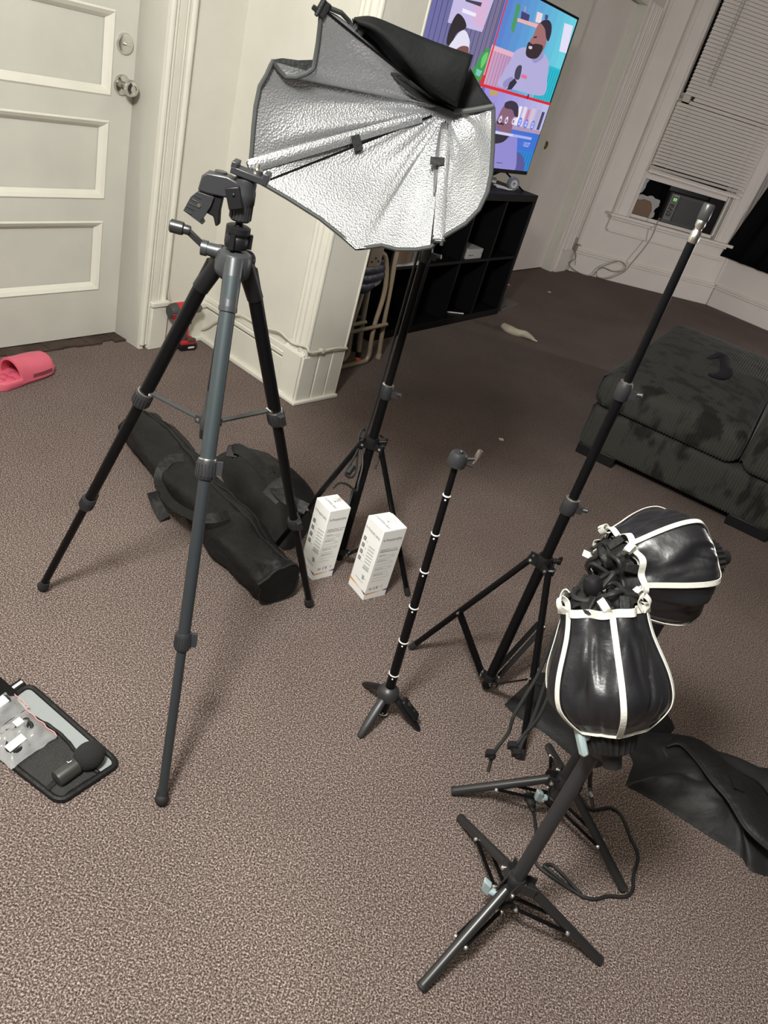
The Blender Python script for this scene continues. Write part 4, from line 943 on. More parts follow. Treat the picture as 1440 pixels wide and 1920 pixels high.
build('white_tab_label', MB().ob(pp(-.055,.17,.0108), (PO[1]-PO[0])*.012, (PO[3]-PO[0])*.125, (0,0,.0006)), LABELW, t)
# film bags on it
def film_bag(label, u0, u1, v0, v1, seed, cords, labels):
    t = thing('plastic_bag', label, 'bag', tuple(pp((u0+u1)/2,(v0+v1)/2,.02)), group='clear bags of cables on the pouch')
    rows = []
    for i in range(17):
        row = []
        for k in range(17):
            u = u0+(u1-u0)*i/16; v = v0+(v1-v0)*k/16; e = min(i,16-i,k,16-k)/5
            row.append(pp(u+.012*noise.noise(Vector((i*.4,k*.4,seed))), v+.02*noise.noise(Vector((i*.4,k*.4,seed+3))), .021+.028*min(1,e)*(.75+.6*noise.noise(Vector((i*.35,k*.35,seed+6))))))
        rows.append(row)
    build('clear_film', MB().grid(rows), FILM, t, smooth=80)
    for s in range(cords+2):
        random.seed(seed*10+s); P_ = []
        for k in range(14):
            a = k*.9+s; P_.append(pp((u0+u1)/2+(u1-u0)*.33*math.cos(a)*(1-.03*k), (v0+v1)/2+(v1-v0)*.33*math.sin(a*1.1), .024+.010*random.random()))
        build('coiled_cable', MB().tube(P_, .0034, 6, 4), CORDM, t)
    for (u, v, du, dv) in labels:
        build('paper_slip', MB().ob(pp(u,v,.040), (PO[1]-PO[0])*du*.7, (PO[3]-PO[0])*dv*.8, (0,0,.0006)), LABELW, t)
    rim_ = [rows[i][0] for i in range(17)]
    build('red_zip_strip', MB().tube([p+Vector((0,0,.003)) for p in rim_], .0012, 5, sm=False), mat('faded_red_strip',(.6,.25,.25),.5), t)
film_bag('clear bag of coiled cables with a white slip, in the middle of the pouch', .20, .56, .36, 1.10, 3, 3, [(.44,.86,.045,.16),(.30,.62,.04,.07)])
film_bag('clear bag with a white part inside, at the far end of the pouch', -.04, .20, .30, 1.05, 8, 1, [(.06,.65,.055,.22)])
m0 = Vector((-0.4363,0.8751,0.022)); m1_ = Vector((-0.4218,0.903,0.026)); m2_ = Vector((-0.4059,0.9364,0.03))
t = thing('microphone', 'small black microphone with round foam windscreen lying on the pouch', 'microphone', tuple(m0))
dd = (m1_-m0).normalized(); L = (m1_-m0).length+.012
build('mic_body', MB().lathe(m0-dd*.006, dd, [(.0125,0),(.0165,.002),(.0170,.006),(.0170,L),(.0150,L+.002)], 24), mat('mic_graphite',(.03,.031,.029),.36), t)
build('mic_mark', MB().bar(m1_+Vector((-.006,-.002,.0178))-dd*.004, m1_+Vector((-.003,.004,.0178))-dd*.004, .0014, .0008).bar(m1_+Vector((-.010,0,.0165))-dd*.004, m1_+Vector((-.006,-.002,.0178))-dd*.004, .0014, .0008), LABELW, t, kind='stuff')
build('foam_windscreen', MB().ball(m2_-dd*.002, .0275, 24, dd, (1,1,1.12)), mat('black_foam',(.012,.012,.012),.95,bump=.5,scale=400), t)
build('mic_neck', MB().cyl(m1_+dd*.008, m2_-dd*.018, .0125), BLACKP, t)
# dark case at the frame edge beside the pouch
c0 = Vector((-0.6539,1.0027,0.012))
t = thing('black_case', 'small black case at the left edge beside the pouch', 'case', tuple(c0))
e1 = (PO[1]-PO[0]).normalized(); e2 = (PO[3]-PO[0]).normalized()
build('case_body', MB().ob(c0, e1*.035, e2*.045, (0,0,.012)), BLACKP, t, bevel=.003)
build('case_lid', MB().ob(c0+Vector((0,0,.0135)), e1*.033, e2*.043, (0,0,.0015)), BLACKM, t)

# ================================================================ pink slide by the entrance door
A_ = Vector((-1.375,2.235,0)); 
hd_ = Vector((-1.3241,2.4106,0.03)); toe = hd_; 
def sandal():
    toe = Vector((-1.3595,2.4748,0)); heel = Vector((-1.4193,2.0025,0))
    d = (toe-heel); L = .275; d.normalize(); sd = Vector((-d.y,d.x,0)); heel = toe-d*L
    t = thing('slide_sandal', 'pink foam slide sandal on the carpet by the entrance door', 'sandal', tuple(heel+d*L*.5))
    W_ = [(.0,.022),(.02,.038),(.06,.045),(.12,.049),(.18,.058),(.225,.059),(.255,.048),(.272,.022),(.276,.004)]
    def hw(x):
        for (a,wa),(b,wb) in zip(W_,W_[1:]):
            if a <= x <= b: return wa+(wb-wa)*(x-a)/(b-a)
        return .004
    n = 30; up_, lo_ = [], []
    xs = [L*1.004*i/n for i in range(n+1)]
    def ring(z, s_):
        return [heel+d*x+sd*hw(x)*s_+Vector((0,0,z)) for x in xs]+[heel+d*x-sd*hw(x)*s_+Vector((0,0,z)) for x in reversed(xs)]
    b = MB(); R0 = [ring(.002,.93),ring(.008,1.0),ring(.022,1.03),ring(.030,1.0),ring(.032,.90),ring(.027,.80)]
    b.grid(R0, True); b.poly(R0[0]); b.poly(R0[-1]); build('sole', b, PINK, t, smooth=60)
    # strap band over the instep
    def band(off, name, mt, x0=.085, x1=.232):
        rows = []
        for i in range(15):
            x = x0+(x1-x0)*i/14; row = []
            for k in range(25):
                a = math.pi*k/24
                bow = .018*math.sin(a) # edges bow forward in the middle
                xx = x+(bow if i > 7 else -bow*.9)*abs(i-7)/7
                hh = .086-.030*(i/14)
                row.append(heel+d*xx+sd*math.cos(a)*(hw(min(xx,.262))*1.05+off)+Vector((0,0,.012+(hh+off)*math.sin(a)**.8)))
            rows.append(row)
        return rows
    o_, i_ = band(0,'',PINK), band(-.009,'',PINK)
    b = MB(); b.grid(o_); b.grid(i_)
    for r1, r2 in ((o_[0],i_[0]),(o_[-1],i_[-1])): b.grid([r1,r2])
    for k in (0,-1): b.grid([[r[k] for r in o_],[r[k] for r in i_]])
    build('strap_band', b, PINK, t, smooth=60)
    b = MB()
    for x, y, r in ((.232,.016,.021),(.236,-.020,.019),(.06,.014,.018),(.06,-.014,.018),(.10,.0,.02),(.03,0,.016),(.255,.0,.012)):
        b.ball(heel+d*x+sd*y+Vector((0,0,.026)), r, 14, (0,0,1), (1,1,.4))
    build('footbed_lobes', b, mat('deeper_pink_foam',(.55,.08,.14),.6), t, kind='stuff')
    b = MB(); rows = []
    for i in range(9):
        x = .13+.09*i/8; rows.append([heel+d*x-sd*(hw(x)*1.055)+Vector((0,0,z)) for z in (.022,.030+.004*math.sin(i),.036)])
    build('dirty_edge', MB().grid(rows), PINKD, t, smooth=80)
sandal()

# ================================================================ cordless driver standing on its battery
c0 = Vector((-1.0392,3.0242,0)); c0.z = 0
t = thing('cordless_driver', 'red and black cordless driver standing on its battery in the wall corner', 'power tool', tuple(c0))
x = Vector((.5145,.8575,0)); y = Vector((-.8575,.5145,0)); z = Vector((0,0,1))
g = lambda a, b_, h: c0+x*a+y*b_+z*h
build('battery', MB().prism([g(a,b_,0) for a, b_ in ((-.045,-.030),(.030,-.034),(.044,-.022),(.044,.022),(.030,.034),(-.045,.030))], z*.030), BLACKP, t, bevel=.004)
build('battery_base', MB().prism([g(a,b_,.028) for a, b_ in ((-.046,-.031),(.026,-.033),(.042,-.018),(.042,.018),(.026,.033),(-.046,.031))], z*.016+x*-.004), RED, t, bevel=.004)
build('battery_latch', MB().ob(g(.006,-.026,.046), x*.020, y*.008, z*.008), DGREY, t, bevel=.003)
build('battery_label', MB().ob(g(.004,-.0342,.016), x*.016, y*.0006, z*.004), LABELW, t)
build('handle', MB().lathe(g(-.018,0,.040), (z-x*.08), [(.022,0),(.017,.03),(.016,.07),(.020,.11)], 18, (1,.85), x), DGREY, t)
build('handle_inlay', MB().lathe(g(-.006,-.004,.040), (z-x*.06), [(.012,0),(.010,.04),(.010,.08)], 12, (1,.8), x), RED, t)
build('trigger', MB().ob(g(.006,0,.125), x*.008, y*.007, z*.016), BLACKP, t, bevel=.003)
hA = g(-.108,0,.172); hx = (x+z*.03).normalized()
build('motor_housing', MB().lathe(hA+hx*.035, hx, [(.030,0),(.0325,.008),(.0325,.055),(.030,.072),(.026,.080)], 24, (1,1.05)), RED, t)
mc = build('motor_cap', MB().lathe(hA, hx, [(.012,0),(.024,.004),(.030,.016),(.0325,.036)], 24, (1,1.05)), DGREY, t)
b = MB()
for k in range(3): b.ob(hA+hx*.018-y*.0295+z*(-.004-k*.009), hx*.016, y*.0015, z*.0022)
build('cooling_slots', b, RED, mc, kind='stuff')
build('gear_housing', MB().lathe(hA+hx*.112, hx, [(.027,0),(.024,.012),(.019,.020)], 22), mat('cast_grey_metal',(.14,.14,.13),.45,.5), t)
build('chuck', MB().lathe(hA+hx*.131, hx, [(.017,0),(.0185,.004),(.0185,.024),(.012,.034),(.006,.036)], 22), mat('worn_chuck',(.13,.13,.12),.4,.6), t)
# ================================================================ black cube shelf and what stands on it
KU0, KU1, KN0, KN1 = .85, 2.318, -.06, .33
def rbase(u, n, z=0): return tuple(LW(u,n,z))
t = thing('cube_shelf', 'low black cube shelf with eight openings under the television', 'shelf', rbase(1.58,.13))
build('top_panel', MB(LW).bx(KU0,KU1,KN0,KN1,.730,.770), KAL, t, bevel=.002)
build('bottom_panel', MB(LW).bx(KU0,KU1,KN0,KN1,.002,.042), KAL, t, bevel=.002)
for u in (KU0,KU1-.04): build('side_panel', MB(LW).bx(u,u+.04,KN0,KN1,.042,.730), KAL, t, bevel=.002)
build('middle_shelf', MB(LW).bx(KU0+.04,KU1-.04,KN0,KN1-.004,.378,.394), KAL, t)
for k in range(3):
    u = KU0+.04+(k+1)*.347-.008
    for z0, z1 in ((.042,.378),(.394,.730)): build('divider', MB(LW).bx(u,u+.016,KN0,KN1-.004,z0,z1), KAL, t)
build('shade_backing', MB(LW).bx(KU0+.04,KU1-.04,KN0,KN0+.004,.042,.730), KAL, t)  # added black sheet, stands in for the shade inside the open-backed cubes
def lbox(name, label, cat, u0, u1, n0, n1, z0, z1, mt, bev=.003):
    t = thing(name, label, cat, rbase((u0+u1)/2,(n0+n1)/2,z0)); build(name.split('_')[-1]+'_body', MB(LW).bx(u0,u1,n0,n1,z0,z1), mt, t, bevel=bev); return t
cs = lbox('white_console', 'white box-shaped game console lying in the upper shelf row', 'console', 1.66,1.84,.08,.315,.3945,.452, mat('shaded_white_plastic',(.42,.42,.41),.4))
build('disc_slot', MB(LW).bx(1.675,1.735,.3145,.3160,.415,.418), BLACKP, cs)
build('side_button', MB(LW).bx(1.823,1.829,.3145,.3160,.422,.430), BLACKP, cs)
t = thing('small_white_bottle', 'small white bottle standing behind the white console', 'bottle', rbase(1.624,.2,.395))
build('bottle_body', MB().lathe(LW(1.624,.2,.395),(0,0,1),[(.02,0),(.022,.004),(.022,.07),(.009,.085),(.009,.10)],18), WHITEP, t); build('bottle_cap', MB().cyl(LW(1.624,.2,.495),LW(1.624,.2,.511),.012), WHITEP, t)
cbx = lbox('cardboard_box', 'small brown cardboard box in the upper left opening of the cube shelf', 'box', .925,1.07,.12,.31,.402,.53, CARDB)
build('box_tape', MB(LW).bx(.985,1.005,.119,.3108,.402,.5306), mat('packing_tape',(.22,.15,.09),.3), cbx)
lbox('paper_stack', 'white sheets lying under the cardboard box on the shelf', 'paper', .90,1.19,.08,.326,.3945,.401, LABELW, 0)
gb = lbox('grey_box', 'small grey patterned box beside the cardboard box on the shelf', 'box', 1.09,1.17,.16,.30,.402,.48, mat('grey_printed_card',(.12,.12,.12),.5,mottle=.5,scale=120))
build('box_lid', MB(LW).bx(1.088,1.172,.158,.302,.48,.492), WHITEP, gb)
t = thing('wrapped_roll', 'narrow roll wrapped in crinkled clear film in a lower opening of the shelf', 'roll', rbase(1.29,.28,.042))
build('roll_core', MB().cyl(LW(1.275,.27,.052),LW(1.305,.25,.235),.017,n=16), BLACKP, t)
build('film_wrap', MB().tube([LW(1.274,.275,.054),LW(1.283,.272,.09),LW(1.29,.268,.14),LW(1.298,.262,.19),LW(1.308,.258,.245)],[.021,.018,.022,.018,.024],12), FILM, t)
t = thing('white_stick', 'thin white stick lying in a lower opening of the cube shelf', 'stick', rbase(1.78,.3,.042)); build('stick_shaft', MB().cyl(LW(1.735,.26,.047),LW(1.84,.315,.047),.004), WHITEP, t)
build('stick_tip', MB().ball(LW(1.84,.315,.047),.0055,10), WHITEP, t)
t = thing('tape_roll', 'roll of clear tape standing on the cube shelf under the television', 'tape', rbase(2.10,.235,.77))
ra = Vector((.55,-.83,0)).normalized(); rc = LW(2.10,.24,.808)
def ringm(c, ax, r0, r1, w_):
    return MB().lathe(c-Vector(ax)*w_/2, ax, [(r0,0),(r1,0),(r1,w_),(r0,w_),(r0,0)], 28)
def openring(c, ax, r0, r1, w_, n=28):
    x, y, z = frame(ax); rows = []
    for i in range(n):
        a = 2*math.pi*i/n; e = x*math.cos(a)+y*math.sin(a)
        rows.append([c+e*r0-z*w_/2, c+e*r1-z*w_/2, c+e*r1+z*w_/2, c+e*r0+z*w_/2])
    return MB().grid(rows+[rows[0]], True)
build('tape_winding', openring(rc,ra,.022,.037,.026), mat('clear_tape',(.20,.21,.24),.2), t, smooth=40); build('tape_core', openring(rc,ra,.010,.023,.028), mat('pale_core',(.55,.55,.58),.4), t, smooth=40)
t = thing('remote_control', 'slim white remote control lying behind the tape roll', 'remote', rbase(2.19,.06,.77)); build('remote_body', MB().bar(LW(2.12,.10,.778),LW(2.28,.02,.778),.036,.014), WHITEP, t, bevel=.004); build('remote_pad', MB().cyl(LW(2.25,.035,.785),LW(2.25,.035,.7865),.010), GREYP, t)
build('coiled_charger_cable', MB().tube([LW(1.98,.20,.775),LW(2.03,.26,.776),LW(2.07,.22,.776),LW(2.04,.16,.777),LW(1.99,.18,.779),LW(2.0,.25,.779),LW(2.05,.27,.78)],.004,8), WHITEP, label='short white cable coiled on the cube shelf under the television', cat='cable')
# ---------------------------------------------------------------- television
t = thing('television', 'large flat television on the cube shelf, showing a split video call picture', 'television', rbase(1.62,.14,.77))
TU0, TU1, TZ0, TZ1 = .846, 2.392, .848, 1.706
hs = build('housing', MB(LW).bx(TU0,TU1,.135,.166,TZ0,TZ1), BLACKP, t, bevel=.004)
build('back_bulge', MB(LW).bx(TU0+.2,TU1-.2,.09,.136,TZ0+.05,TZ0+.5), BLACKP, t, bevel=.01)
for n_, (u0,u1,z0,z1) in (('bezel',(TU0,TU1,TZ0,TZ0+.022)),('bezel',(TU0,TU1,TZ1-.012,TZ1)),('bezel',(TU0,TU0+.014,TZ0+.022,TZ1-.012)),('bezel',(TU1-.012,TU1,TZ0+.022,TZ1-.012))):
    build(n_, MB(LW).bx(u0,u1,.150,.172,z0,z1), BLACKM, t)
for u, du in ((2.10,.10),(1.12,-.10)):
    b = MB(LW)
    for n_ in (.275,-.0): b.fr = None; b.bar(LW(u,.15,.862), LW(u+du,n_,.776), .022, .010)
    build('stand_leg', b, BLACKM, t, bevel=.002)
SU0, SU1, SZ0, SZ1 = TU0+.014, TU1-.012, TZ0+.022, TZ1-.012
b = MB(); lay = [0]
def tvp(pts, col, step=True):
    if step: lay[0] += 1
    pts = [(min(max(u,SU0),SU1), min(max(z,SZ0),SZ1)) for u, z in pts]
    b.col = srgb(*col); b.add([LW(u,.1668+.0002*lay[0],z) for u, z in pts], [tuple(range(len(pts)))])
def cl_(pts, k=5):
    P_ = [Vector((*p,0)) for p in pts]; n_ = len(P_); o = []
    for i in range(n_):
        a, b2, c, d = P_[i-1], P_[i], P_[(i+1)%n_], P_[(i+2)%n_]
        for j in range(k):
            q = j/k; o.append(.5*((2*b2)+(c-a)*q+(2*a-5*b2+4*c-d)*q*q+(3*b2-a-3*c+d)*q**3))
    return [(v.x,v.y) for v in o]
def tvs(pts, col): tvp(cl_(pts), col)
def tvr(u0, u1, z0, z1, col, step=True): tvp([(u0,z0),(u1,z0),(u1,z1),(u0,z1)], col, step)
def tvg(u0, u1, z0, z1, ca, cb, k=10):
    lay[0] += 1
    for i in range(k):
        q = i/(k-1); tvr(u0+(u1-u0)*i/k, u0+(u1-u0)*(i+1)/k, z0, z1, [x+(y-x)*q for x, y in zip(ca,cb)], False)
def disc(u, z, r, col, n=14): tvp([(u+r*math.cos(2*math.pi*k/n), z+r*math.sin(2*math.pi*k/n)) for k in range(n)], col)
UM, ZM = 1.508, 1.256
tvg(SU0,UM,SZ0,SZ1,(104,104,164),(116,110,142))
for k in range(15): tvr(SU0+.03+k*.043, SU0+.036+k*.043, SZ0, SZ1, (70,66,112), k == 0)
tvp([(1.0618,1.5499),(1.4078,1.615),(1.3813,1.4704),(1.0611,1.4565)], (196,186,226)); tvp([(1.247,1.5684),(1.3703,1.608),(1.3869,1.4829),(1.3049,1.4809),(1.2404,1.5176)], (214,178,214)); tvp([(1.1544,1.5297),(1.2852,1.531),(1.2814,1.5164),(1.1579,1.514)], (236,232,250)); tvp([(1.1576,1.5652),(1.307,1.5795),(1.3049,1.5624),(1.1621,1.5581)], (60,58,80))
tvs([(1.1124,1.4951),(1.1452,1.5036),(1.1999,1.4884),(1.2258,1.4621),(1.1636,1.4323),(1.1386,1.3892),(1.123,1.3727),(1.0924,1.3821),(1.0882,1.442)], (30,24,34)); tvs([(1.1464,1.4016),(1.1846,1.4402),(1.2302,1.451),(1.2854,1.4233),(1.3,1.3966),(1.298,1.37),(1.1315,1.3627)], (224,222,240)); tvs([(1.1903,1.3675),(1.236,1.3893),(1.2946,1.3923),(1.2997,1.3673),(1.2081,1.3598)], (120,76,72))
tvs([(1.489,1.4191),(1.4474,1.3948),(1.4199,1.3546),(1.4002,1.3155),(1.3896,1.2927),(1.4682,1.2673),(1.5059,1.2921),(1.5098,1.3425),(1.5181,1.3776)], (46,150,70)); tvs([(1.4492,1.3709),(1.4872,1.4006),(1.4996,1.3658),(1.4664,1.3243)], (96,200,110)); tvp([(1.4265,1.319),(1.4875,1.3147),(1.476,1.2883),(1.4301,1.2918)], (120,190,190))
tvg(UM,SU1,ZM,SZ1,(84,128,204),(104,206,222))
tvg(UM,UM+.33,ZM,1.42,(206,160,190),(176,140,190))
for k in range(9): tvr(UM+.02+k*.033, UM+.027+k*.033, ZM, 1.415, (160,118,158), k == 0)
tvr(UM,UM+.33,1.415,1.437,(226,176,196)); tvr(SU1-.24,SU1,ZM,1.44,(40,186,206))
for k in range(7): tvr(SU1-.225+k*.032, SU1-.217+k*.032, ZM, 1.43, (26,140,166), k == 0)
tvp([(2.2313,1.6532),(2.351,1.6585),(2.4005,1.5258),(2.2798,1.5201)], (226,222,244)); tvp([(1.6525,1.581),(1.9332,1.5963),(1.9384,1.5781),(1.6693,1.5676)], (232,176,176))
tvp([(1.7022,1.6167),(1.8013,1.6161),(1.8068,1.5893),(1.7157,1.5859)], (64,60,110)); tvp([(1.8711,1.6438),(1.9386,1.6465),(1.9494,1.6041),(1.8835,1.5993)], (236,214,220)); tvp([(1.7155,1.6401),(1.7409,1.643),(1.7512,1.6225),(1.7283,1.6184)], (150,150,190)); tvp([(1.9687,1.6486),(2.0064,1.6508),(2.0103,1.6305),(1.9765,1.6278)], (70,70,120))
tvs([(1.6329,1.6339),(1.6749,1.6327),(1.6797,1.5947),(1.6881,1.5477),(1.681,1.516),(1.6445,1.5344),(1.6421,1.5822)], (70,150,96))
tvs([(1.7645,1.4463),(1.8598,1.4778),(1.9766,1.459),(2.0629,1.4849),(2.1875,1.455),(2.2325,1.3838),(2.2544,1.2892),(1.8645,1.2754),(1.6873,1.2746),(1.7025,1.3364),(1.7433,1.4062)], (176,172,216)); tvs([(1.9683,1.4479),(2.0673,1.4842),(2.1005,1.4633),(2.0231,1.4254)], (150,146,196)); tvs([(1.7336,1.2946),(1.8054,1.3299),(1.855,1.3094),(1.7667,1.2721)], (146,140,190))
tvs([(1.9362,1.6051),(1.9124,1.5757),(1.9057,1.5427),(1.8887,1.5176),(1.8955,1.4929),(1.941,1.4802),(2.0519,1.4766),(2.0825,1.5213),(2.0642,1.5582),(2.0056,1.5911)], (160,108,110)); tvs([(1.9376,1.6034),(1.9759,1.6245),(2.0333,1.6312),(2.0784,1.6162),(2.1032,1.5809),(2.0995,1.5439),(2.0604,1.5543),(2.017,1.5865),(1.9641,1.6015)], (46,36,52)); tvs([(1.876,1.506),(1.9256,1.5026),(1.9674,1.5116),(2.0526,1.5134),(2.0551,1.4771),(2.0213,1.4487),(1.9495,1.4386),(1.8905,1.4466),(1.8713,1.4763)], (50,36,44)); tvs([(1.8948,1.4895),(1.9312,1.4918),(1.9307,1.48),(1.8968,1.4788)], (214,196,214)); tvp([(1.9119,1.5354),(1.943,1.5442),(1.9524,1.5373),(1.9208,1.5291)], (60,40,46))
tvs([(1.8338,1.3837),(1.8597,1.3938),(1.8859,1.3867),(1.8997,1.3351),(1.8671,1.3243),(1.836,1.3337),(1.824,1.362)], (64,60,84)); tvp([(1.8438,1.3281),(1.883,1.3128),(1.8479,1.2748),(1.7964,1.2655),(1.8013,1.3028)], (40,36,56)); tvp([(1.9061,1.3574),(1.9766,1.3569),(1.9801,1.3396),(1.9094,1.3403)], (226,110,150))
tvg(UM,SU1,SZ0,ZM,(96,104,200),(54,112,210))
tvg(UM+.05,SU1,1.10,ZM,(150,140,214),(186,186,226)); tvr(1.84,SU1,1.085,1.105,(176,150,176))
for u0, w_, c_ in ((1.86,.05,(90,90,150)),(1.93,.05,(200,176,196)),(2.0,.04,(236,230,240)),(2.06,.045,(226,214,230)),(2.12,.03,(214,120,140)),(2.17,.05,(210,190,210)),(2.24,.05,(180,170,200)),(2.31,.04,(70,64,100))): tvr(u0,u0+w_,1.108,1.108+.075+w_*.6,c_,u0 == 1.86)
tvr(SU1-.32,SU1,SZ0,.98,(36,132,206)); 
for k in range(8): tvr(SU1-.30+k*.038, SU1-.292+k*.038, SZ0, .975, (26,96,176), k == 0)
tvs([(2.136,0.9683),(2.2481,0.9516),(2.3076,0.907),(2.3176,0.8655),(2.1881,0.8632)], (84,84,150)); tvs([(1.9485,1.0294),(2.0719,1.0548),(2.133,0.9911),(2.1905,0.8601),(1.8957,0.8642),(1.8056,0.9918)], (142,136,206))
tvs([(1.8122,1.1891),(1.8942,1.2148),(1.9868,1.1856),(1.9851,1.1426),(1.9887,1.0924),(1.9843,1.0519),(1.857,1.0601),(1.7996,1.0838),(1.7806,1.1101)], (134,94,116)); tvs([(1.8172,1.2047),(1.8883,1.2225),(1.9736,1.2091),(2.0181,1.1528),(1.9725,1.1543),(1.9249,1.1796),(1.8354,1.1805)], (54,42,66)); tvs([(1.7579,1.0593),(1.8645,1.0499),(1.9736,1.0474),(1.9413,1.0157),(1.8672,0.9996),(1.8008,0.9986)], (40,32,48)); tvp([(1.7791,1.11),(1.8219,1.1082),(1.8753,1.1043),(1.8781,1.096),(1.7963,1.0975)], (46,34,50)); tvp([(1.6118,1.2442),(1.7004,1.2478),(1.7053,1.2278),(1.618,1.2221)], (190,160,90)); tvp([(1.928,0.9035),(2.0074,0.903),(2.0072,0.8984),(1.9317,0.8984)], (90,84,140))
for u, z in [(2.0599,1.1276),(2.1442,1.1261),(2.2317,1.1261)]: disc(u,z,.026,(96,130,226)); tvr(u-.011,u+.011,z-.013,z+.013,(226,226,250)); tvr(u-.006,u+.006,z-.007,z+.008,(96,130,226))
for u, z in [(1.8163,1.1203),(1.889,1.1226),(1.9735,1.1258)]: disc(u,z,.017,(232,228,250)); disc(u,z,.010,(134,94,116)); tvr(u-.006,u+.006,z+.006,z+.02,(232,228,250))
tvr(1.70,2.09,1.048,1.062,(206,206,240)); tvr(2.02,2.275,1.048,1.062,(170,176,236))
lay[0] += 1; b.col = srgb(226,226,244); put_text(b, '13:27', LW(2.19,.1668+.0002*lay[0],1.008), (.4571,.8894,0), (0,0,1), .034, .085)
tvp([(UM-.006,SZ1),(UM+.006,SZ1),(UM+.008,ZM),(UM-.008,ZM)], (224,40,56)); tvr(UM-.006,SU1,ZM-.007,ZM+.007,(214,30,50)); tvr(UM-.03,UM+.008,ZM-.01,ZM+.045,(206,36,50)); tvr(UM-.028,UM-.002,ZM-.045,ZM-.008,(236,206,220)); disc(2.05,ZM+.006,.014,(160,20,40))
b.col = None
pic = build('screen', b, SCREEN, t, smooth=False, recalc=False, label='lit screen with people in split panes')

# ---------------------------------------------------------------- folding chairs behind the pilaster
def fold_chair(label, du, n, mt, seatm, dz=0):
    t = thing('folding_chair', label, 'chair', rbase(.42+du,n,0), group='folding chairs leaning by the cube shelf')
    p = lambda u, z, o=0: LW(u+du,n+o,z+dz)
    r = .0115
    build('front_frame', MB().tube([p(.270,.03),p(.262,.20),p(.262,.33),p(.27,.47),p(.30,.53),p(.36,.547),p(.475,.547),p(.53,.515),p(.575,.42),p(.589,.325),p(.577,.195),p(.588,.10),p(.598,.05),p(.588,.022),p(.555,.012),p(.32,.012),p(.28,.016),p(.270,.03)],r,10,4), mt, t)
    for u0, u1, u2 in ((.655,.665,.712),(.205,.20,.165)): build('rear_leg', MB().tube([p(u0,.86,-.035),p(u0,.52,-.03),p(u1,.40,-.025),p(u2-.02,.16,-.02),p(u2,.02,-.015)],r,10,4), mt, t); build('leg_tip', MB().lathe(p(u2,.0,-.014),(0,0,1),[(.014,0),(.0155,.004),(.013,.028)],14), RUBBER if mt is not TAN else mat('worn_tan_tip',(.30,.25,.18),.6), t)
    build('top_tube', MB().tube([p(.655,.86,-.035),p(.63,.90,-.035),p(.57,.915,-.035),p(.30,.915,-.035),p(.23,.90,-.035),p(.205,.86,-.035)],r,10,4), mt, t)
    build('crossbar', MB().cyl(p(.215,.190,.014),p(.672,.194,.006),.0095), mt, t)
    build('hinge_plate', MB(LW).bx(.378+du,.472+du,n+.010,n+.016,.492+dz,.575+dz), mt, t, bevel=.002)
    sc_ = MB()
    for u, z in ((.40,.515),(.45,.515),(.425,.53)): sc_.cyl(p(u,z,.016),p(u,z,.019),.0045)
    build('plate_screw', sc_, GREYM, t, kind='stuff')
    rows = []
    for i in range(13):
        z = .52-.135*i/12; half = .125+.02*math.sin(math.pi*i/12) if i < 8 else .14*math.cos((i-7)/6*1.35)+.004
        rows.append([p(.425+half*(k/8-1)*.0+half*(k-8)/8, z-.02*(1-((k-8)/8)**2)*(i/12), -.012+.010*math.cos((k-8)/8*1.5)+(.006 if i % 3 == 1 else 0)) for k in range(17)])
    build('seat_pad', MB().grid(rows), seatm, t, smooth=60, solid=.012, label='navy quilted vinyl pad')
    build('back_pad', MB(LW).bx(.235+du,.625+du,n-.05,n-.03,.68+dz,.88+dz), seatm, t, bevel=.01)
    return t
fold_chair('tan folding chair with navy seat pad, frontmost beside the white wall end', 0, .505, TAN, NAVY)
fold_chair('cream folding chair standing directly behind the tan folding chair', -.10, .450, CREAMT, NAVY)
fold_chair('dark folding chair at the back of the folded chairs beside the cube shelf', -.06, .392, mat('navy_enamel',(.012,.014,.022),.4), NAVY)
build('orange_scrap', MB().ob((-0.3414,3.5003,0.006), (.010,.004,0), (-.003,.008,.002), (0,0,.004)), emit('glowing_orange_scrap',(1,.12,.03,1),.12), label='tiny bright orange scrap on the carpet under the folding chairs', cat='scrap', bevel=.001)  # faint glow put into the scrap's material to keep it bright

# ================================================================ window blind, air conditioner
t = thing('window_blind', 'white horizontal slat blind covering the upper window', 'blind', tuple(GW(.87,.05,2.45)))
ts = R_(56)
def slat(a0, a1, z, tl=ts):
    s = MB(GW); w_ = .0146; c_, s_ = math.cos(tl)*w_, math.sin(tl)*w_
    P_ = [(-c_,s_),(-c_*.4-.003*s_/w_*0,s_*.45),(c_*.5,-s_*.4),(c_,-s_)]
    vs = [(a,.045-o,z+zz) for a in (a0,a1) for o, zz in P_]+[(a,.0465-o,z+zz) for a in (a0,a1) for o, zz in P_]
    fs = [(k,k+1,5+k,4+k) for k in range(3)]+[(9+k,8+k,12+k,13+k) for k in range(3)]+[(0,4,12,8),(3,11,15,7)]
    return s.add(vs, fs)
s0 = build('slat', slat(.43,1.375,1.60), BLIND, t, smooth=False)
up = Vector((0,0,1)); k = 0
z = 1.60+.0275
while z < 2.42:
    c = s0.copy(); C.objects.link(c); c.location = up*(z-1.60); z += .0275
s1 = build('slat', slat(.395,1.348,1.51), BLIND, t, smooth=False)
z = 1.51-.0275
while z > 1.03:
    c = s1.copy(); C.objects.link(c); c.location = up*(z-1.51); z -= .0275
build('slat', slat(.525,1.372,1.572), BLIND, t, smooth=False); build('slat', slat(.50,1.355,1.540), BLIND, t, smooth=False)
build('bent_slat', MB().bar(GW(.42,.05,1.553), GW(1.36,.05,1.528), .003, .004), BLIND, t)
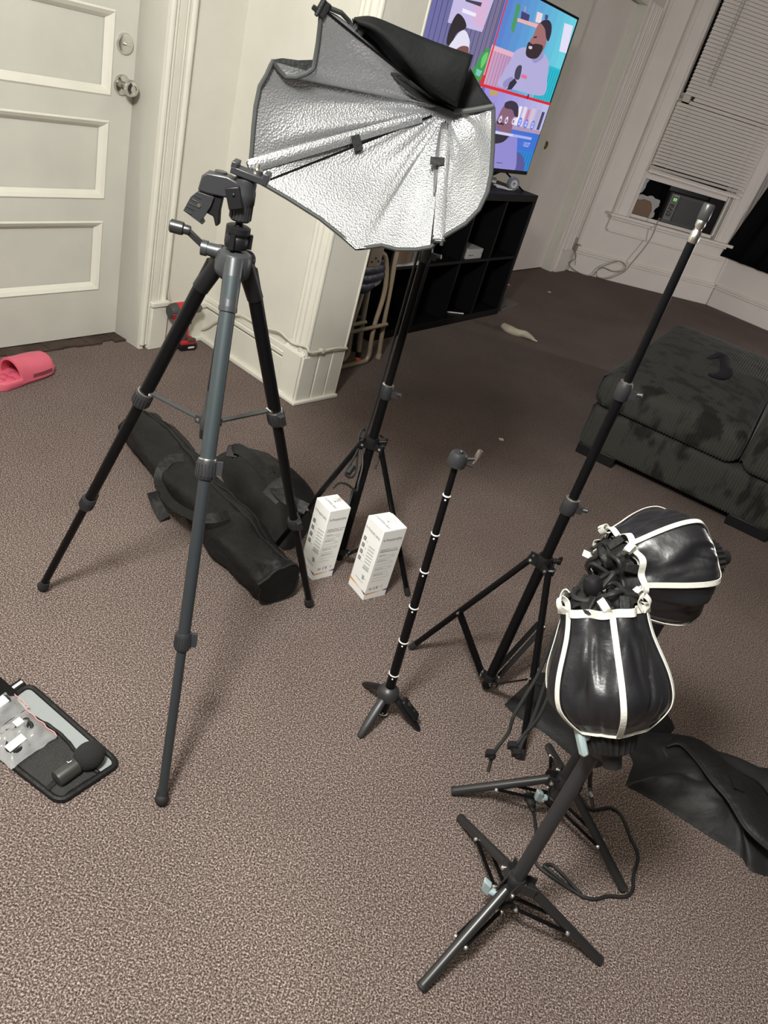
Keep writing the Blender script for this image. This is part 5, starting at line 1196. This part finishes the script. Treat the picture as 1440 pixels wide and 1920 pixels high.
for a, z_, a1, dz_ in ((.388,1.010,1.348,.012),(.392,.988,1.346,-.004)): build('loose_slat', MB().bar(GW(a,.045,z_), GW(a1,.05,z_+dz_-.01), .028, .003, (0,.3,.3)), BLIND, t)
build('bottom_rail', MB().bar(GW(.386,.045,.972), GW(1.335,.045,.962), .026, .018), BLIND, t, bevel=.003)
build('head_rail', MB(GW).bx(.40,1.385,.024,.065,2.42,2.47), BLIND, t)
for a in (.53,1.23): build('ladder_cord', MB().cyl(GW(a,.064,.98), GW(a+.012,.064,2.42), .0012, n=6), BLIND, t)
build('tilt_wand', MB().cyl(GW(.60,.072,1.70), GW(.585,.07,2.42), .005, n=8), mat('clear_wand',(.42,.38,.36),.3), t)
build('lift_cord', MB().cyl(GW(.625,.07,1.68), GW(.615,.07,2.42), .002, n=6), BLIND, t)
t = thing('sash_block', 'cream block with a dark notch, wedged where blind slats are missing', 'block', tuple(GW(.46,.03,1.555)))
build('block_body', MB(GW).bx(.432,.505,.023,.035,1.535,1.585), mat('cream_block',(.55,.51,.42),.5), t); build('dark_notch', MB(GW).bx(.500,.535,.023,.0365,1.545,1.588), BLACKP, t)
t = thing('air_conditioner', 'dark window air conditioner with green display in the open sash', 'air conditioner', tuple(GW(.92,0,.602)))
build('cabinet', MB(GW).bx(.705,1.135,-.30,.005,.603,.862), mat('ac_charcoal',(.03,.03,.032),.45), t, bevel=.006)
build('control_panel', MB(GW).bx(.712,.800,.005,.016,.625,.856), mat('ac_grey',(.085,.082,.082),.45), t, bevel=.004)
build('grille_frame', MB(GW).bx(.806,1.128,.003,.010,.625,.850), mat('ac_dark_grey',(.05,.05,.052),.45), t, bevel=.003)
b = MB(GW)
for k in range(17): b.bx(.814,1.12,.009,.016,.634+k*.0123,.640+k*.0123)
build('grille_louvre', b, BLACKP, t, kind='stuff')
build('display_window', MB(GW).bx(.735,.782,.016,.0175,.790,.828), BLACKM, t)
b = MB(GW)
for a0 in (.742,.762):
    for (x0,x1,z0,z1) in ((0,.003,.796,.822),(.011,.014,.796,.822),(0,.014,.796,.799),(0,.014,.808,.811),(0,.014,.819,.822)): b.bx(a0+x0,a0+x1,.0174,.0182,z0,z1)
build('green_digits', b, GREEN, t, kind='stuff')
build('brand_strip', MB(GW).bx(.738,.790,.016,.0168,.838,.846), mat('ac_pale_strip',(.25,.25,.25),.4), t)
build('button_pad', MB(GW).bx(.732,.776,.016,.018,.665,.770), BLACKP, t, bevel=.008)
for a, z in ((.742,.745),(.764,.735),(.740,.715),(.762,.705),(.750,.688)): build('button', MB().cyl(GW(a,.018,z), GW(a,.021,z), .005, n=10), mat('ac_button',(.30,.30,.30),.4) if a == .742 else bpy.data.materials['ac_button'], t)
b = MB(GW)
for k in range(13): b.add([(.635+k*.0055,-.06 if k % 2 else -.045,.603),(.6405+k*.0055,-.045 if k % 2 else -.06,.603),(.6405+k*.0055,-.045 if k % 2 else -.06,.905),(.635+k*.0055,-.06 if k % 2 else -.045,.905)],[(0,1,2,3)])
for k in range(31): b.add([(.47+k*.0055,-.066 if k % 2 else -.055,.72),(.4755+k*.0055,-.055 if k % 2 else -.066,.72),(.4755+k*.0055,-.055 if k % 2 else -.066,.905),(.47+k*.0055,-.066 if k % 2 else -.055,.905)],[(0,1,2,3)])
build('side_curtain', b, BLACKP, t)
build('dark_filler', MB(GW).bx(1.125,1.279,-.06,-.045,.603,.906), BLACKM, t); build('dark_filler', MB(GW).bx(.428,1.13,-.09,-.072,.603,.906), BLACKM, t)  # black boards added so the gaps around the unit stay night-dark
t = thing('cardboard_patch', 'brown cardboard patch stuffed beside the air conditioner', 'cardboard', tuple(GW(.52,.0,.605)))
build('cardboard_sheet', MB().prism([GW(a,-.030,z) for a, z in ((.430,.606),(.600,.606),(.606,.665),(.585,.715),(.560,.738),(.50,.742),(.470,.728),(.438,.728))], GW(0,.008,0)-GW(0,0,0)), CARDB, t)
b = MB(); random.seed(5); O_ = []
ol = [(.428,.606),(.600,.606),(.640,.604),(.652,.64),(.638,.68),(.662,.72),(.655,.765),(.60,.770),(.565,.785),(.52,.770),(.47,.775),(.44,.765),(.428,.74)]
build('torn_foam', MB().prism([GW(a+random.uniform(-.006,.006),-.050,z) for a, z in smooth_path([Vector((a,z,0)) for a, z in ol],3) and [(v.x,v.y) for v in smooth_path([Vector((a,z,0)) for a, z in ol],3)]], GW(0,.014,0)-GW(0,0,0)), FOAMW, t)
build('plastic_scrap', MB().prism([GW(a,-.052,z) for a, z in ((.430,.77),(.455,.79),(.470,.83),(.466,.87),(.48,.90),(.430,.903))], GW(0,.010,0)-GW(0,0,0)), mat('grey_blue_plastic',(.20,.23,.27),.4), t)
b = MB()
X6 = lambda l, o: [GW(a,o,z) for a, z in l]
b.tube(X6([(0.6494,0.6427),(0.6461,0.5949),(0.6515,0.5296)], .088)+X6([(0.661,0.4381),(0.6349,0.3441),(0.6105,0.2792),(0.5736,0.181)], .06)+X6([(0.5599,0.1245),(0.5086,0.0774),(0.4264,0.0232),(0.3302,0.0118),(0.2932,0.0441),(0.305,0.0921),(0.3875,0.1559),(0.4701,0.1946),(0.5432,0.1712),(0.5394,0.1199),(0.4497,0.0945),(0.3434,0.1058),(0.293,0.0692),(0.2528,0.0096),(0.1122,0.0133),(-0.0042,0.0668)], .05)+[LW(4.58,-.10,.13),LW(4.56,-.13,.20)], .0042, 8)
b.tube([LW(4.56,-.13,.25),LW(4.60,-.10,.24)]+X6([(-0.0464,0.2465),(0.0067,0.186),(0.0552,0.0987),(0.0638,0.0659)], .045), .0036, 8)
build('appliance_cord', b, CORDG, label='beige appliance cord hanging from the sill and looped above the baseboard', cat='cord')
t = thing('wall_outlet', 'small beige outlet with plug low in the corner by the window wall', 'outlet', rbase(4.555,-.15,.2))
build('cover_plate', MB(LW).bx(4.525,4.585,-.152,-.142,.195,.295), mat('beige_outlet',(.34,.31,.27),.5), t, bevel=.003); build('plug_body', MB(LW).bx(4.54,4.572,-.142,-.112,.19,.24), mat('grey_plug',(.25,.23,.2),.5), t, bevel=.004)
# black curtain on the next window of the bay
rows = []
for i in range(90):
    a = 1.35*i/89; row = []
    for k in range(14):
        q = k/13; z = 2.45+(.46-2.45)*q
        aa = .30*(1-q)-.05*q+a+0*q
        row.append(QW(aa, .075+.022*math.sin(a*34+q*1.2)+.008*math.sin(a*71), z))
    rows.append(row)
t = thing('black_curtain', 'black curtain drawn across the next bay window, at the right edge', 'curtain', tuple(QW(.6,.075,.46)))
build('curtain_cloth', MB().grid(rows), BLACKOUT, t, smooth=80, solid=.002)
build('curtain_rod', MB().cyl(QW(-.0+.02,.075,2.47), QW(1.75,.075,2.47), .012), BLACKM, t)

# ================================================================ corduroy sofa
SA = Vector((.738,3.216,0)); SXv = Vector((.923,-.385,0)); SYv = Vector((.385,.923,0))
def SF(x, y, z): return SA+SXv*x+SYv*y+Vector((0,0,z))
t = thing('sofa', 'charcoal corduroy sofa with a deep seat, at the right edge', 'sofa', tuple(SA))
def block(x0, x1, y0, y1, z0, z1, r, rib=.0128, puff=0, amp=.0022):
    prof = []
    for cy, cz, a0 in ((y0+r,z0+r*.5,180),(y0+r,z1-r,180),(y1-r,z1-r,90),(y1-r,z0+r*.5,0)):
        pass
    P_ = []
    rb = min(r*.5,.03)
    for k in range(5): a = R_(270-90*k/4); P_.append((y0+rb+rb*math.cos(a), z0+rb+rb*math.sin(a), math.cos(a), math.sin(a)))
    for k in range(1,5): P_.append((y0, z0+rb+(z1-r-z0-rb)*k/5, -1, 0))
    for k in range(9): a = R_(180-90*k/8); P_.append((y0+r+r*math.cos(a), z1-r+r*math.sin(a), math.cos(a), math.sin(a)))
    for k in range(1,14): P_.append((y0+r+(y1-y0-2*r)*k/14, z1, 0, 1))
    for k in range(9): a = R_(90-90*k/8); P_.append((y1-r+r*math.cos(a), z1-r+r*math.sin(a), math.cos(a), math.sin(a)))
    for k in range(1,4): P_.append((y1, z1-r+(z0+rb-z1+r)*k/4, 1, 0))
    for k in range(5): a = R_(0-90*k/4); P_.append((y1-rb+rb*math.cos(a), z0+rb+rb*math.sin(a), math.cos(a), math.sin(a)))
    nx = int((x1-x0)/rib*4); rows = []; yc, zc = (y0+y1)/2, (z0+z1)/2
    for i in range(nx+1):
        x = x0+(x1-x0)*i/nx; e = min(x-x0, x1-x)
        ins = r*(1-math.sqrt(max(0,1-(1-min(1,e/r))**2))) if e < r else 0
        o = amp*math.cos(2*math.pi*i/4) - ins
        fx_ = math.sin(math.pi*(x-x0)/(x1-x0))**.5
        row = []
        for y, z, ny, nz in P_:
            oz = puff*fx_*max(nz,0)*math.sin(math.pi*min(1,max(0,(y-y0)/(y1-y0))))**.6
            row.append(SF(x, y+ny*o, z+nz*o+oz))
        rows.append(row)
    b = MB().grid(rows, True); b.poly(rows[0]); b.poly(rows[-1])
    # ribs on the left side face
    ny_ = int((y1-y0-2*r)/rib*4); side = []
    for i in range(ny_+1):
        y = y0+r+(y1-y0-2*r)*i/ny_; o = .0022*math.cos(2*math.pi*i/4)
        side.append([SF(x0-.002+o, y, z0+rb*.6), SF(x0-.004+o, y, (z0+z1)/2), SF(x0-.002+o, y, z1-r*.55), SF(x0+r*.28+o*.6, y, z1-r*.20)])
    b.grid(side)
    return b
build('base', block(0,1.9,0,1.55,.045,.245,.035), CORDUROY, t, smooth=70)
build('seat_cushion', block(-.01,.635,-.02,1.55,.247,.390,.055,puff=.042), CORDUROY, t, smooth=70, label='deep corduroy seat cushion with rubbed patches')
build('arm_block', block(.645,1.9,-.03,1.0,.247,.545,.06,puff=.02), CORDUROY, t, smooth=70)
for x in (.0,.70,1.6): build('foot', MB().prism([SF(x+.01,.006,0),SF(x+.19,.006,0),SF(x+.19,.10,0),SF(x+.01,.10,0)], (0,0,.05)), BLACKP, t, bevel=.004)
b = MB().tube([(1.3067,3.8145,0.432),(1.3533,3.8838,0.432),(1.4052,3.9589,0.432),(1.4267,3.9532,0.432),(1.3962,3.8068,0.432),(1.3641,3.6667,0.432),(1.3147,3.5623,0.432),(1.2752,3.5273,0.432),(1.2447,3.5298,0.432)], [.008,.016,.026,.030,.030,.030,.027,.022,.012], 10)
sk = thing('navy_sock', 'small dark navy sock curled on top of the sofa seat', 'sock', tuple(SF(.42,.78,.43)))
for v in b.v: v.z = .434+(v.z-.432)*.4
build('sock_body', b, mat('navy_knit',(.006,.007,.014),.9,bump=.4,scale=200), sk)
# ================================================================ small things on the far carpet
b = MB().tube([(0.3745,4.8134,0.018),(0.4142,4.7709,0.018),(0.4673,4.7553,0.018),(0.5203,4.775,0.018),(0.5725,4.7243,0.018)], [.020,.028,.024,.022,.010], 12)
t = thing('rolled_cloth', 'cream rolled cloth lying on the dark carpet before the cube shelf', 'cloth', tuple((0.4737,4.8211,0))); build('rolled_body', b, CREAM, t)
build('frayed_end', MB().tube([(0.5612,4.7549,0.012),(0.5855,4.7337,0.012),(0.5993,4.725,0.012)], [.009,.006,.003], 8), WHITEP, t)
t = thing('floor_vent', 'flat grey vent cover on the carpet at the right end of the cube shelf', 'vent', tuple((0.4138,5.418,0)))
build('cover_plate', MB().prism([Vector(p) for p in [(0.4892,5.5432,0),(0.3793,5.6058,0),(0.35,5.2577,0),(0.3592,5.1843,0)]], (0,0,.006)), mat('vent_grey',(.10,.095,.09),.6), t)
build('vent_slot', MB().bar((0.3922,5.3832,0.0065), (0.3625,5.2908,0.0065), .012, .002), BLACKP, t)
for (x, y, z), lab in (((0.3994,6.0345,0.004),'tiny white paper scrap beyond the cube shelf end'),((0.739,6.2219,0.004),'tiny pale paper strip on the far carpet before the window'),((0.3998,3.0862,0.004),'tiny white crumb on the carpet behind the stick tripod')):
    build('paper_scrap', MB().ob((x,y,z),(.010,.004,0),(-.003,.007,.001),(0,0,.002)), LABELW, label=lab, cat='scrap', bevel=.001)
